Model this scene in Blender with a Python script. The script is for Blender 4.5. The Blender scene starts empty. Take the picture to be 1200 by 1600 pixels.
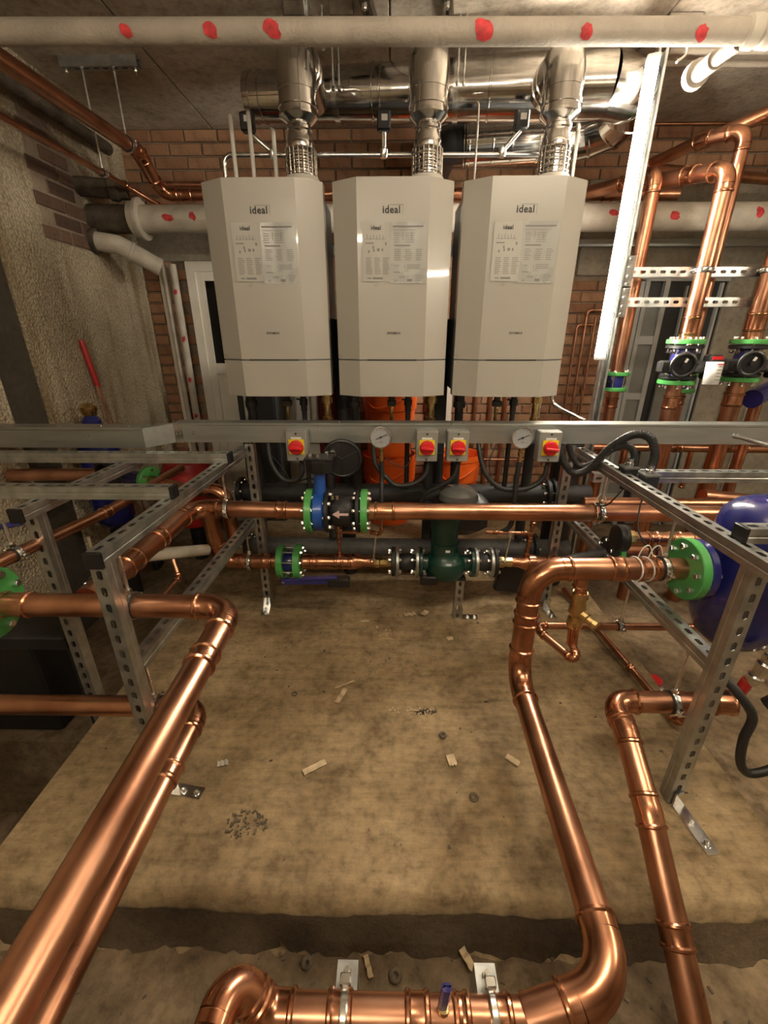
import bpy, bmesh, math, random
from mathutils import Vector, Matrix
random.seed(7)
V = Vector
S = bpy.context.scene
COL = S.collection
# ------------------------------------------------------------------ camera, world, exposure
cam_d = bpy.data.cameras.new('camera'); cam = bpy.data.objects.new('camera', cam_d); COL.objects.link(cam)
cam.location = (0, 0, 1.42)
cam.rotation_euler = (math.radians(90 - 22.3), 0, math.radians(1.0))
cam_d.sensor_fit = 'VERTICAL'; cam_d.sensor_height = 24.0; cam_d.lens = 24.0 * 670 / 1600
cam_d.clip_start = 0.02
S.camera = cam
w = bpy.data.worlds.new('world'); S.world = w; w.use_nodes = True
w.node_tree.nodes['Background'].inputs[0].default_value = (0.9, 0.75, 0.6, 1)
w.node_tree.nodes['Background'].inputs[1].default_value = 0.0
S.view_settings.view_transform = 'Standard'; S.view_settings.look = 'None'
S.view_settings.exposure = 1.58; S.view_settings.gamma = 1.0; S.view_settings.use_curve_mapping = False
TUBE_POWER = 82.0      # emission of the tube in view
CEIL_POWER = 26.0      # emission of the tubes out of view, the added fill tube included

# ------------------------------------------------------------------ materials
MATS = {}
def nodes_of(name):
    m = bpy.data.materials.new(name); m.use_nodes = True; MATS[name] = m
    nt = m.node_tree; return m, nt, nt.nodes, nt.links, nt.nodes['Principled BSDF']
def mat(name, col, rough=.5, metal=0., var=.12, scale=8., bump=0., bscale=60., coat=0., stretch=None, dark=None, rvar=.08):
    """plain procedural material: noise-varied colour, roughness and optional relief"""
    m, nt, N, L, b = nodes_of(name)
    tc = N.new('ShaderNodeTexCoord'); mp = N.new('ShaderNodeMapping'); L.new(tc.outputs['Object'], mp.inputs[0])
    if stretch: mp.inputs['Scale'].default_value = stretch
    nz = N.new('ShaderNodeTexNoise'); nz.inputs['Scale'].default_value = scale; nz.inputs['Detail'].default_value = 6
    L.new(mp.outputs[0], nz.inputs['Vector'])
    cr = N.new('ShaderNodeValToRGB'); L.new(nz.outputs['Fac'], cr.inputs[0])
    d = dark or [c * (1 - 2 * var) for c in col]
    cr.color_ramp.elements[0].position = .3; cr.color_ramp.elements[0].color = (*d, 1)
    cr.color_ramp.elements[1].position = .7; cr.color_ramp.elements[1].color = (*[min(1, c * (1 + var)) for c in col], 1)
    L.new(cr.outputs[0], b.inputs['Base Color'])
    b.inputs['Metallic'].default_value = metal
    mr = N.new('ShaderNodeMapRange'); mr.inputs['To Min'].default_value = max(.02, rough - rvar); mr.inputs['To Max'].default_value = min(1, rough + rvar)
    L.new(nz.outputs['Fac'], mr.inputs['Value']); L.new(mr.outputs[0], b.inputs['Roughness'])
    if coat: b.inputs['Coat Weight'].default_value = coat; b.inputs['Coat Roughness'].default_value = .05
    if bump:
        n2 = N.new('ShaderNodeTexNoise'); n2.inputs['Scale'].default_value = bscale; n2.inputs['Detail'].default_value = 5
        L.new(mp.outputs[0], n2.inputs['Vector'])
        bp = N.new('ShaderNodeBump'); bp.inputs['Strength'].default_value = bump; bp.inputs['Distance'].default_value = .01
        L.new(n2.outputs['Fac'], bp.inputs['Height']); L.new(bp.outputs[0], b.inputs['Normal'])
    return m
def ramp(N, L, src, stops):
    cr = N.new('ShaderNodeValToRGB'); L.new(src, cr.inputs[0]); e = cr.color_ramp.elements
    while len(e) < len(stops): e.new(.5)
    for i, (p, c) in enumerate(stops): e[i].position = p; e[i].color = (*c, 1) if len(c) == 3 else c
    return cr.outputs[0]
def mixc(N, L, fac, a, b_, mode='MIX'):
    x = N.new('ShaderNodeMix'); x.data_type = 'RGBA'; x.blend_type = mode
    if isinstance(fac, float): x.inputs[0].default_value = fac
    else: L.new(fac, x.inputs[0])
    for s, v in ((6, a), (7, b_)):
        if isinstance(v, tuple): x.inputs[s].default_value = (*v, 1)
        else: L.new(v, x.inputs[s])
    return x.outputs[2]
def noise(N, L, vec, scale, detail=6, rough=.55):
    n = N.new('ShaderNodeTexNoise'); n.inputs['Scale'].default_value = scale; n.inputs['Detail'].default_value = detail
    n.inputs['Roughness'].default_value = rough; L.new(vec, n.inputs['Vector']); return n.outputs['Fac']
def mapped(N, L, sc=(1, 1, 1), rot=(0, 0, 0)):
    tc = N.new('ShaderNodeTexCoord'); mp = N.new('ShaderNodeMapping'); L.new(tc.outputs['Object'], mp.inputs[0])
    mp.inputs['Scale'].default_value = sc; mp.inputs['Rotation'].default_value = rot; return mp.outputs[0]
def concrete(name, stops, streak=0., bump=.35, bscale=45., rough=.85, spots=None, sc1=2.2, blotch=0.):
    m, nt, N, L, b = nodes_of(name)
    v = mapped(N, L)
    c = ramp(N, L, noise(N, L, v, sc1, 8, .6), stops)
    f = ramp(N, L, noise(N, L, v, 28, 8, .7), [(.25, (.62, .60, .57)), (.5, (.95, .95, .95)), (.75, (1.15, 1.13, 1.1))])
    c = mixc(N, L, 1., c, f, 'MULTIPLY')
    if blotch:
        c = mixc(N, L, blotch, c, ramp(N, L, noise(N, L, v, 7, 9, .68), [(.34, (.42, .38, .33)), (.5, (.9, .9, .9)), (.66, (1.2, 1.18, 1.14))]), 'MULTIPLY')
    if streak:
        sv = mapped(N, L, (1.6, 13, 1))
        c = mixc(N, L, streak, c, ramp(N, L, noise(N, L, sv, 2.6, 9, .72), [(.36, (.5, .47, .43)), (.56, (1, 1, 1))]), 'MULTIPLY')
    if spots:
        c = mixc(N, L, ramp(N, L, noise(N, L, v, 95, 2), [(.62, (0, 0, 0)), (.7, (1, 1, 1))]), c, spots)
    L.new(c, b.inputs['Base Color']); b.inputs['Roughness'].default_value = rough
    b.inputs['Specular IOR Level'].default_value = .3
    bp = N.new('ShaderNodeBump'); bp.inputs['Strength'].default_value = bump; bp.inputs['Distance'].default_value = .012
    L.new(noise(N, L, v, bscale, 8, .7), bp.inputs['Height']); L.new(bp.outputs[0], b.inputs['Normal'])
    return m
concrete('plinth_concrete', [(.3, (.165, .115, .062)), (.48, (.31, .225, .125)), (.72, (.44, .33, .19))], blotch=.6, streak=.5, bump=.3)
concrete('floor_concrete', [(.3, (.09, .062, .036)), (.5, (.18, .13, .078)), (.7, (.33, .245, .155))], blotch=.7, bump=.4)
concrete('ceiling_concrete', [(.3, (.40, .345, .28)), (.55, (.53, .465, .385)), (.75, (.62, .55, .46))], blotch=.35, bump=.6, bscale=24)
concrete('lintel_concrete', [(.3, (.20, .175, .14)), (.55, (.32, .28, .22)), (.75, (.40, .35, .28))], bump=.4)
concrete('dark_paint_wall', [(.3, (.055, .048, .036)), (.6, (.085, .075, .058)), (.8, (.1, .09, .07))], bump=.2)
concrete('mortar', [(.3, (.22, .165, .12)), (.55, (.30, .235, .175)), (.75, (.38, .31, .235))], bump=.6)
concrete('dirt', [(.3, (.05, .034, .02)), (.5, (.10, .07, .042)), (.7, (.20, .145, .09))], bump=.9, bscale=60)
def plaster():
    m, nt, N, L, b = nodes_of('roughcast')
    v = mapped(N, L)
    c = ramp(N, L, noise(N, L, v, 1.6, 8, .6), [(.3, (.33, .285, .20)), (.52, (.52, .455, .335)), (.75, (.63, .56, .43))])
    vo = N.new('ShaderNodeTexVoronoi'); vo.inputs['Scale'].default_value = 70; L.new(v, vo.inputs['Vector'])
    peb = ramp(N, L, vo.outputs['Distance'], [(.1, (1.25, 1.22, 1.15)), (.5, (.85, .83, .8)), (.9, (.6, .58, .55))])
    c = mixc(N, L, .8, c, peb, 'MULTIPLY')
    sv = mapped(N, L, (1, 5, .55))
    st = ramp(N, L, noise(N, L, sv, 1.5, 5), [(.5, (0, 0, 0)), (.68, (.85, .85, .85))])
    c = mixc(N, L, st, c, (.20, .125, .045))
    L.new(c, b.inputs['Base Color']); b.inputs['Roughness'].default_value = .9
    bp = N.new('ShaderNodeBump'); bp.inputs['Strength'].default_value = .7; bp.inputs['Distance'].default_value = .012
    L.new(vo.outputs['Distance'], bp.inputs['Height']); L.new(bp.outputs[0], b.inputs['Normal'])
plaster()
def brickmat(name, stops):
    m, nt, N, L, b = nodes_of(name)
    oi = N.new('ShaderNodeObjectInfo'); g = N.new('ShaderNodeNewGeometry')
    ad = N.new('ShaderNodeMath'); ad.operation = 'ADD'; L.new(oi.outputs['Random'], ad.inputs[0]); L.new(g.outputs['Random Per Island'], ad.inputs[1])
    fr = N.new('ShaderNodeMath'); fr.operation = 'FRACT'; L.new(ad.outputs[0], fr.inputs[0])
    v = mapped(N, L)
    c = ramp(N, L, fr.outputs[0], stops)
    c = mixc(N, L, 1., c, ramp(N, L, noise(N, L, v, 26, 8, .7), [(.25, (.6, .58, .56)), (.5, (.95, .95, .95)), (.75, (1.2, 1.18, 1.15))]), 'MULTIPLY')
    L.new(c, b.inputs['Base Color']); b.inputs['Roughness'].default_value = .9
    bp = N.new('ShaderNodeBump'); bp.inputs['Strength'].default_value = .5; bp.inputs['Distance'].default_value = .006
    L.new(noise(N, L, v, 70, 6), bp.inputs['Height']); L.new(bp.outputs[0], b.inputs['Normal'])
brickmat('brick_orange', [(0, (.27, .135, .075)), (.35, (.36, .19, .105)), (.65, (.41, .235, .135)), (1, (.30, .16, .09))])
brickmat('brick_dark', [(0, (.075, .045, .032)), (.5, (.13, .075, .05)), (1, (.18, .11, .075))])
mat('copper', (.55, .285, .175), .31, 1., var=.10, scale=9, dark=(.37, .17, .10))
mat('copper_fitting', (.57, .28, .165), .24, 1., var=.08, scale=14, dark=(.41, .18, .10))
mat('copper_dull', (.62, .34, .23), .36, 1., var=.12, scale=12, dark=(.42, .21, .13))
mat('brass', (.62, .44, .2), .28, 1., var=.12, scale=30)
mat('galvanised', (.50, .515, .50), .38, .92, var=.14, scale=22, rvar=.12)
mat('trunking_steel', (.40, .415, .395), .42, .85, var=.06, scale=5, stretch=(1, 8, 8))
mat('zinc', (.78, .78, .76), .2, 1., var=.06, scale=40)
mat('stainless', (.60, .575, .545), .13, 1., var=.06, scale=6, stretch=(6, 1, 1), rvar=.05)
mat('steel_rod', (.80, .80, .77), .3, 1., var=.1, scale=60)
mat('boiler_white', (.375, .36, .32), .3, 0., var=.012, scale=3, coat=.6)
mat('boiler_side', (.13, .145, .16), .4, .2, var=.05)
mat('boiler_collar', (.50, .48, .43), .4, 0, var=.05)
mat('black_plastic', (.012, .012, .013), .38, 0, var=.1)
mat('black_rubber', (.018, .018, .018), .5, 0, var=.15)
mat('black_foam', (.022, .022, .023), .62, 0, var=.18, scale=30, bump=.15, bscale=200)
mat('grey_foam', (.075, .075, .072), .6, 0, var=.15, scale=30)
mat('cap_black', (.006, .006, .006), .5, 0, var=.1)
mat('green_flange', (.075, .35, .085), .35, 0, var=.1, coat=.3)
mat('pump_green', (.007, .045, .032), .35, 0, var=.12, coat=.3)
mat('valve_blue', (.012, .075, .34), .35, 0, var=.1, coat=.3)
mat('tank_blue', (.013, .016, .135), .25, 0, var=.08, coat=.6)
mat('lever_blue', (.03, .03, .17), .35, 0, var=.1, coat=.2)
mat('cast_black', (.02, .02, .021), .5, .2, var=.2, bump=.2, bscale=120)
mat('red_knob', (.60, .012, .018), .3, 0, var=.05, coat=.4)
mat('yellow_plate', (.82, .62, .02), .4, 0, var=.04)
mat('switch_grey', (.25, .25, .228), .45, 0, var=.03)
mat('orange_plastic', (1, .15, .018), .4, 0, var=.06)
mat('maroon_paint', (.17, .018, .018), .4, 0, var=.1)
mat('red_paint', (.42, .02, .018), .4, 0, var=.1)
mat('white_upvc', (.74, .71, .63), .35, 0, var=.04)
mat('pipe_white', (.52, .475, .40), .55, 0, var=.14, scale=9, bump=.2, bscale=90)
mat('pipe_ceiling', (.37, .325, .27), .6, 0, var=.12, scale=7, bump=.3, bscale=80)
mat('cast_iron', (.11, .085, .06), .7, .2, var=.3, scale=14, bump=.5, bscale=70)
mat('red_mark', (.55, .04, .045), .7, 0, var=.25, scale=40)
mat('dark_glass', (.008, .007, .006), .12, 0, var=.05)
mat('door_grey', (.23, .235, .225), .4, .1, var=.06)
mat('frame_grey', (.42, .43, .42), .4, .1, var=.05)
mat('door_dark', (.022, .024, .026), .4, 0, var=.1)
mat('paper', (.43, .425, .39), .75, 0, var=.025, scale=5)
mat('paper_grey', (.37, .375, .355), .28, 0, var=.035, scale=7)
mat('print_ink', (.20, .20, .19), .8, 0, var=.05)
mat('print_faint', (.27, .27, .25), .8, 0, var=.05)
mat('ink_black', (.02, .02, .02), .6, 0, var=.03)
mat('gauge_face', (.32, .33, .34), .4, 0, var=.02)
mat('arrow_pink', (.72, .5, .48), .6, 0, var=.1)
mat('label_white', (.72, .71, .68), .5, 0, var=.04)
mat('wood_pale', (.55, .42, .26), .8, 0, var=.15, scale=30)
mat('debris_dark', (.12, .09, .06), .9, 0, var=.3, scale=40)
mat('clear_grey', (.10, .10, .095), .2, 0, var=.15, scale=12, coat=.5)
mat('batten_white', (.72, .72, .70), .35, .1, var=.03)
mat('cable_white', (.62, .60, .55), .5, 0, var=.05)
def emis(name, col, s):
    m, nt, N, L, b = nodes_of(name)
    b.inputs['Base Color'].default_value = (*col, 1); b.inputs['Emission Color'].default_value = (*col, 1); b.inputs['Emission Strength'].default_value = s
emis('tube_light', (1, .90, .74), TUBE_POWER)
emis('ceiling_light', (1, .86, .66), CEIL_POWER * 2.2)

# ------------------------------------------------------------------ mesh helpers
def perp(d):
    d = V(d).normalized()
    a = V((0, 0, 1)) if abs(d.z) < .9 else V((1, 0, 0))
    u_ = d.cross(a).normalized(); return u_, d.cross(u_).normalized()
def fillet(pts, br, n=8):
    pts = [V(p) for p in pts]
    if len(pts) < 3 or br <= 0: return pts
    out = [pts[0]]
    for i in range(1, len(pts) - 1):
        a, b, c = pts[i - 1], pts[i], pts[i + 1]
        d1 = (a - b).normalized(); d2 = (c - b).normalized()
        ang = d1.angle(d2)
        if ang > math.pi - .02: out.append(b); continue
        t = min(br / math.tan(ang / 2), (a - b).length * .499, (c - b).length * .499)
        r = t * math.tan(ang / 2)
        cen = b + (d1 + d2).normalized() * (r / math.sin(ang / 2))
        p0 = b + d1 * t; p1 = b + d2 * t
        v0 = p0 - cen; v1 = p1 - cen; th = v0.angle(v1)
        for k in range(n + 1):
            f = k / n
            out.append(cen + (v0 * math.sin((1 - f) * th) + v1 * math.sin(f * th)) / math.sin(th))
    out.append(pts[-1]); return out
def spline(pts, n=6):
    P = [V(p) for p in pts]; Q = [P[0] * 2 - P[1]] + P + [P[-1] * 2 - P[-2]]; out = []
    for i in range(1, len(Q) - 2):
        for k in range(n):
            t = k / n
            out.append(.5 * ((2 * Q[i]) + (Q[i + 1] - Q[i - 1]) * t + (2 * Q[i - 1] - 5 * Q[i] + 4 * Q[i + 1] - Q[i + 2]) * t * t + (3 * Q[i] - Q[i - 1] - 3 * Q[i + 1] + Q[i + 2]) * t ** 3))
    out.append(P[-1]); return out
class MB:
    def __init__(s): s.v = []; s.f = []
    def add(s, vs, fs):
        n = len(s.v); s.v += [V(p) for p in vs]; s.f += [tuple(i + n for i in q) for q in fs]; return s
    def box(s, c, sz, rot=None, ch=0.):
        hx, hy, hz = [x / 2 for x in sz]; c = V(c)
        if ch:
            vs = []
            for z, k in ((-hz, ch), (-hz + ch, 0), (hz - ch, 0), (hz, ch)):
                a, b = hx - k, hy - k; q = ch - k * 0
                vs += [(-a + ch, -b, z), (a - ch, -b, z), (a, -b + ch, z), (a, b - ch, z), (a - ch, b, z), (-a + ch, b, z), (-a, b - ch, z), (-a, -b + ch, z)]
            fs = [tuple(range(7, -1, -1)), tuple(range(24, 32))]
            for r in range(3):
                for i in range(8): j = (i + 1) % 8; fs.append((r * 8 + i, r * 8 + j, r * 8 + 8 + j, r * 8 + 8 + i))
        else:
            vs = [(-hx, -hy, -hz), (hx, -hy, -hz), (hx, hy, -hz), (-hx, hy, -hz), (-hx, -hy, hz), (hx, -hy, hz), (hx, hy, hz), (-hx, hy, hz)]
            fs = [(3, 2, 1, 0), (4, 5, 6, 7), (0, 1, 5, 4), (1, 2, 6, 5), (2, 3, 7, 6), (3, 0, 4, 7)]
        vs = [V(p) for p in vs]
        if rot is not None: vs = [rot @ p for p in vs]
        return s.add([p + c for p in vs], fs)
    def box2(s, a, b, ch=0.):
        a = V(a); b = V(b); return s.box((a + b) / 2, [abs(x) for x in (b - a)], None, ch)
    def lathe(s, p, d, prof, seg=24, cap=True, arc=None, ph=0.):
        p = V(p); d = V(d).normalized(); a, b = perp(d); n0 = len(s.v); R = len(prof)
        for t, r in prof:
            for i in range(seg):
                q = ph + 2 * math.pi * i / seg; s.v.append(p + d * t + (a * math.cos(q) + b * math.sin(q)) * r)
        for k in range(R - 1):
            for i in range(seg):
                j = (i + 1) % seg; o = n0 + k * seg; s.f.append((o + i, o + j, o + seg + j, o + seg + i))
        if cap:
            s.f.append(tuple(n0 + i for i in range(seg - 1, -1, -1))); s.f.append(tuple(n0 + (R - 1) * seg + i for i in range(seg)))
        return s
    def cyl(s, p0, p1, r, seg=16, r2=None, ch=0.):
        p0 = V(p0); p1 = V(p1); l = (p1 - p0).length; r2 = r if r2 is None else r2
        pr = [(0, r), (l, r2)] if not ch else [(0, r - ch), (ch, r), (l - ch, r2), (l, r2 - ch)]
        return s.lathe(p0, p1 - p0, pr, seg)
    def sweep(s, path, r, seg=16, cap=True):
        path = [V(p) for p in path]; n = len(path); n0 = len(s.v)
        rs = r if isinstance(r, list) else [r] * n
        a = None
        for i, p in enumerate(path):
            t = (path[min(i + 1, n - 1)] - path[max(i - 1, 0)]).normalized()
            if a is None: a, b = perp(t)
            else:
                a = (a - t * a.dot(t)).normalized(); b = t.cross(a)
            for k in range(seg):
                q = 2 * math.pi * k / seg; s.v.append(p + (a * math.cos(q) + b * math.sin(q)) * rs[i])
        for i in range(n - 1):
            for k in range(seg):
                j = (k + 1) % seg; o = n0 + i * seg; s.f.append((o + k, o + j, o + seg + j, o + seg + k))
        if cap:
            s.f.append(tuple(n0 + i for i in range(seg - 1, -1, -1))); s.f.append(tuple(n0 + (n - 1) * seg + i for i in range(seg)))
        return s
    def torus(s, c, d, R, r, seg=24, sub=8):
        a, b = perp(d); c = V(c); d = V(d).normalized(); n0 = len(s.v)
        for i in range(seg):
            q = 2 * math.pi * i / seg; e = a * math.cos(q) + b * math.sin(q)
            for k in range(sub):
                w_ = 2 * math.pi * k / sub; s.v.append(c + e * (R + r * math.cos(w_)) + d * r * math.sin(w_))
        for i in range(seg):
            for k in range(sub):
                i2 = (i + 1) % seg; k2 = (k + 1) % sub
                s.f.append((n0 + i * sub + k, n0 + i2 * sub + k, n0 + i2 * sub + k2, n0 + i * sub + k2))
        return s
    def prism(s, poly, z0, z1):
        n = len(poly)
        return s.add([(x, y, z0) for x, y in poly] + [(x, y, z1) for x, y in poly],
                     [tuple(range(n - 1, -1, -1)), tuple(range(n, 2 * n))] + [(i, (i + 1) % n, n + (i + 1) % n, n + i) for i in range(n)])
    def build(s, name, m, parent=None, sharp=32, solid=0.):
        o_ = V(parent_world(parent)) if parent else V((0, 0, 0))
        me = bpy.data.meshes.new(name); me.from_pydata([p - o_ for p in s.v], [], s.f)
        bm = bmesh.new(); bm.from_mesh(me); bmesh.ops.recalc_face_normals(bm, faces=bm.faces)
        for e in bm.edges:
            e.smooth = not (len(e.link_faces) == 2 and e.calc_face_angle(0) > math.radians(sharp))
        for f in bm.faces: f.smooth = True
        bm.to_mesh(me); bm.free()
        me.materials.append(MATS[m])
        ob = bpy.data.objects.new(name, me); COL.objects.link(ob); ob.parent = parent
        if solid:
            md = ob.modifiers.new('thickness', 'SOLIDIFY'); md.thickness = solid; md.offset = -1
        return ob
def parent_world(o):
    p = V((0, 0, 0))
    while o: p = p + V(o.location); o = o.parent
    return p
def tag(o, label=None, cat=None, group=None, kind=None):
    for k, v in (('label', label), ('category', cat), ('group', group), ('kind', kind)):
        if v: o[k] = v
    return o
def thing(name, loc, label, cat, group=None):
    o = bpy.data.objects.new(name, None); o.empty_display_size = .05; COL.objects.link(o); o.location = loc
    return tag(o, label, cat, group)
def dup(o, off, label=None, parent=None, top=True):
    c = o.copy(); COL.objects.link(c); c.parent = parent
    if top: c.location = V(o.location) + V(off)
    if label: c['label'] = label
    for ch in list(o.children): dup(ch, off, None, c, False)
    return c
def share(ob, name, offs, parent):
    """copies of one small mesh at extra offsets"""
    for q in offs:
        c = ob.copy(); COL.objects.link(c); c.parent = parent; c.location = V(ob.location) + V(q)
def text_mesh(name, txt, size, origin, m, parent, xdir=(1, 0, 0), up=(0, 0, 1), depth=.0006, align='CENTER', bold=0.):
    cu = bpy.data.curves.new(name, 'FONT'); cu.body = txt; cu.size = size; cu.extrude = depth; cu.align_x = align; cu.align_y = 'CENTER'; cu.resolution_u = 3; cu.offset = size * bold; cu.space_character = 1.0 + bold * 5
    tmp = bpy.data.objects.new(name, cu); COL.objects.link(tmp)
    dg = bpy.context.evaluated_depsgraph_get(); me = bpy.data.meshes.new_from_object(tmp.evaluated_get(dg))
    bpy.data.objects.remove(tmp)
    X = V(xdir).normalized(); Z = V(up).normalized(); Yn = X.cross(Z)
    o_ = V(parent_world(parent)) if parent else V((0, 0, 0))
    for v in me.vertices:
        c = v.co.copy(); v.co = V(origin) + X * c.x + Z * c.y + Yn * (-c.z) - o_
    me.materials.clear(); me.materials.append(MATS[m])
    ob = bpy.data.objects.new(name, me); COL.objects.link(ob); ob.parent = parent
    return ob
# ------------------------------------------------------------------ plumbing helpers
def bead_profile(r, L):
    e = max(.0022, r * .085)
    return [(0, r * .99), (0, r + e * .6), (.0035, r + e * 1.9), (.0085, r + e * 2.0), (.0125, r + e * .9), (.017, r + e * .75), (L, r + e * .7)]
def coupling(p, d, r, L, parent, m='copper_fitting', name='coupling'):
    d = V(d).normalized(); p = V(p) - d * L / 2
    a = bead_profile(r, L / 2); prof = a + [(L - t, q) for t, q in reversed(a[:-1])]
    return MB().lathe(p, d, prof, 28 if r > .02 else 14).build(name, m, parent)
def pipe(name, label, pts, r, br=None, cat='pipe', m='copper', mf='copper_fitting', couplings=(), sock=None, group=None, elbows=True, tees=()):
    """a pipe run: straight tubes, swept elbows with beaded press sockets, couplings"""
    pts = [V(p) for p in pts]; br = r * 2.6 if br is None else br; sock = r * .9 if sock is None else sock
    root = thing(name, pts[0], label, cat, group)
    seg = 28 if r > .03 else (18 if r > .012 else 12)
    n = len(pts); tl = [0.] * n
    for i in range(1, n - 1):
        d1 = (pts[i - 1] - pts[i]).normalized(); d2 = (pts[i + 1] - pts[i]).normalized(); ang = d1.angle(d2)
        tl[i] = min(br / math.tan(ang / 2), (pts[i - 1] - pts[i]).length * .49, (pts[i + 1] - pts[i]).length * .49)
    for i in range(n - 1):
        d = (pts[i + 1] - pts[i]).normalized()
        a = pts[i] + d * tl[i]; b = pts[i + 1] - d * tl[i + 1]
        if (b - a).length > .004: MB().cyl(a, b, r, seg).build('tube', m, root)
    for i in range(1, n - 1):
        d1 = (pts[i - 1] - pts[i]).normalized(); d2 = (pts[i + 1] - pts[i]).normalized()
        path = fillet([pts[i] + d1 * (tl[i] * 2.05 + .001), pts[i], pts[i + 1] if 0 else pts[i] + d2 * (tl[i] * 2.05 + .001)], br, 10)[1:-1]
        mb = MB().sweep(path, r * 1.055 + .0006, seg)
        if elbows:
            for e, dd in ((path[0], d1), (path[-1], d2)):
                prof = [(sock - t, q) for t, q in reversed(bead_profile(r, sock))]
                mb.lathe(e, dd, prof, seg)
        mb.build('elbow', mf, root)
    for (i, t, L) in couplings:
        d = pts[i + 1] - pts[i]; coupling(pts[i] + d * t, d, r, L, root, mf)
    for (p, d, r2, L) in tees:      # branch sockets
        prof = [(0, r2)] + [(L - t, q) for t, q in reversed(bead_profile(r2, L * .7))]
        MB().lathe(p, d, prof, 22).build('tee_branch', mf, root)
    return root
def hose(name, label, pts, r, m='black_rubber', cat='hose', parent=None, ribs=0, seg=12):
    path = spline(pts, 8); mb = MB()
    if ribs:
        rs = []
        path2 = []
        for i in range(len(path) - 1):
            for k in range(4): path2.append(path[i].lerp(path[i + 1], k / 4)); rs.append(r * (1.07 if (i * 4 + k) % 2 else .95))
        mb.sweep(path2, rs, seg)
    else: mb.sweep(path, r, seg)
    if parent is not None: return mb.build(name, m, parent)
    ob = mb.build(name, m)
    return tag(ob, label, cat)
def hexbolt(mb, p, d, r, l, shank=0.):
    p = V(p); d = V(d).normalized()
    mb.lathe(p, d, [(0, r), (l * .8, r), (l, r * .85)], 6)
    if shank: mb.cyl(p, p - d * shank, r * .5, 8)
    return mb
def bolts(root, c, d, R, n, r, l, shank, m='zinc', ph=.4, name='bolt'):
    """ring of separate bolts sharing one mesh"""
    a, b = perp(d); c = V(c); ob = None; p0 = None
    for i in range(n):
        q = ph + 2 * math.pi * i / n; p = c + (a * math.cos(q) + b * math.sin(q)) * R
        if ob is None:
            mb = MB(); hexbolt(mb, p, d, r, l, shank)
            if shank: hexbolt(mb, p - V(d).normalized() * shank, -V(d), r, l)
            ob = mb.build(name, m, root); p0 = p
        else: share(ob, name, [p - p0], root)
def flange(root, c, d, R, t, m, hole=0, name='flange'):
    return MB().lathe(c, d, [(0, R - .003), (.003, R), (t - .003, R), (t, R - .003)], 32).build(name, m, root)
def hanger(label, c, axis, r, top, group=None, rod_r=.005, name='pipe_hanger', rubber=True):
    """rubber lined two-piece pipe ring on a threaded rod hung from height top (None: no rod)"""
    c = V(c); axis = V(axis).normalized(); root = thing(name, c, label, 'pipe clamp', group)
    MB().lathe(c - axis * .013, axis, [(0, r), (0, r + .003), (.026, r + .003), (.026, r)], 28, cap=False).build('rubber_lining', 'black_rubber', root)
    MB().lathe(c - axis * .009, axis, [(0, r + .002), (0, r + .0065), (.004, r + .0075), (.014, r + .0075), (.018, r + .0065), (.018, r + .002)], 28, cap=False).build('band', 'zinc', root)
    side = axis.cross(V((0, 0, 1)))
    if side.length < .1: side = V((1, 0, 0))
    side.normalize(); upv = side.cross(axis).normalized()
    if upv.z < 0: upv = -upv
    for s_ in (-1, 1):
        p = c + side * s_ * (r + .013)
        mb = MB().box(p, (.02, .02, .006)); mb.cyl(p - upv * .014, p + upv * .014, .0035, 8); hexbolt(mb, p + upv * .008, upv, .006, .006)
        mb.build('clamp_bolt', 'zinc', root)
    if top is not None:
        mb = MB(); hexbolt(mb, c + V((0, 0, r + .007)), (0, 0, 1), .010, .016); mb.build('nut', 'zinc', root)
        MB().cyl(c + V((0, 0, r + .006)), (c.x, c.y, top), rod_r, 10).build('rod', 'steel_rod', root)
    return root
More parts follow.
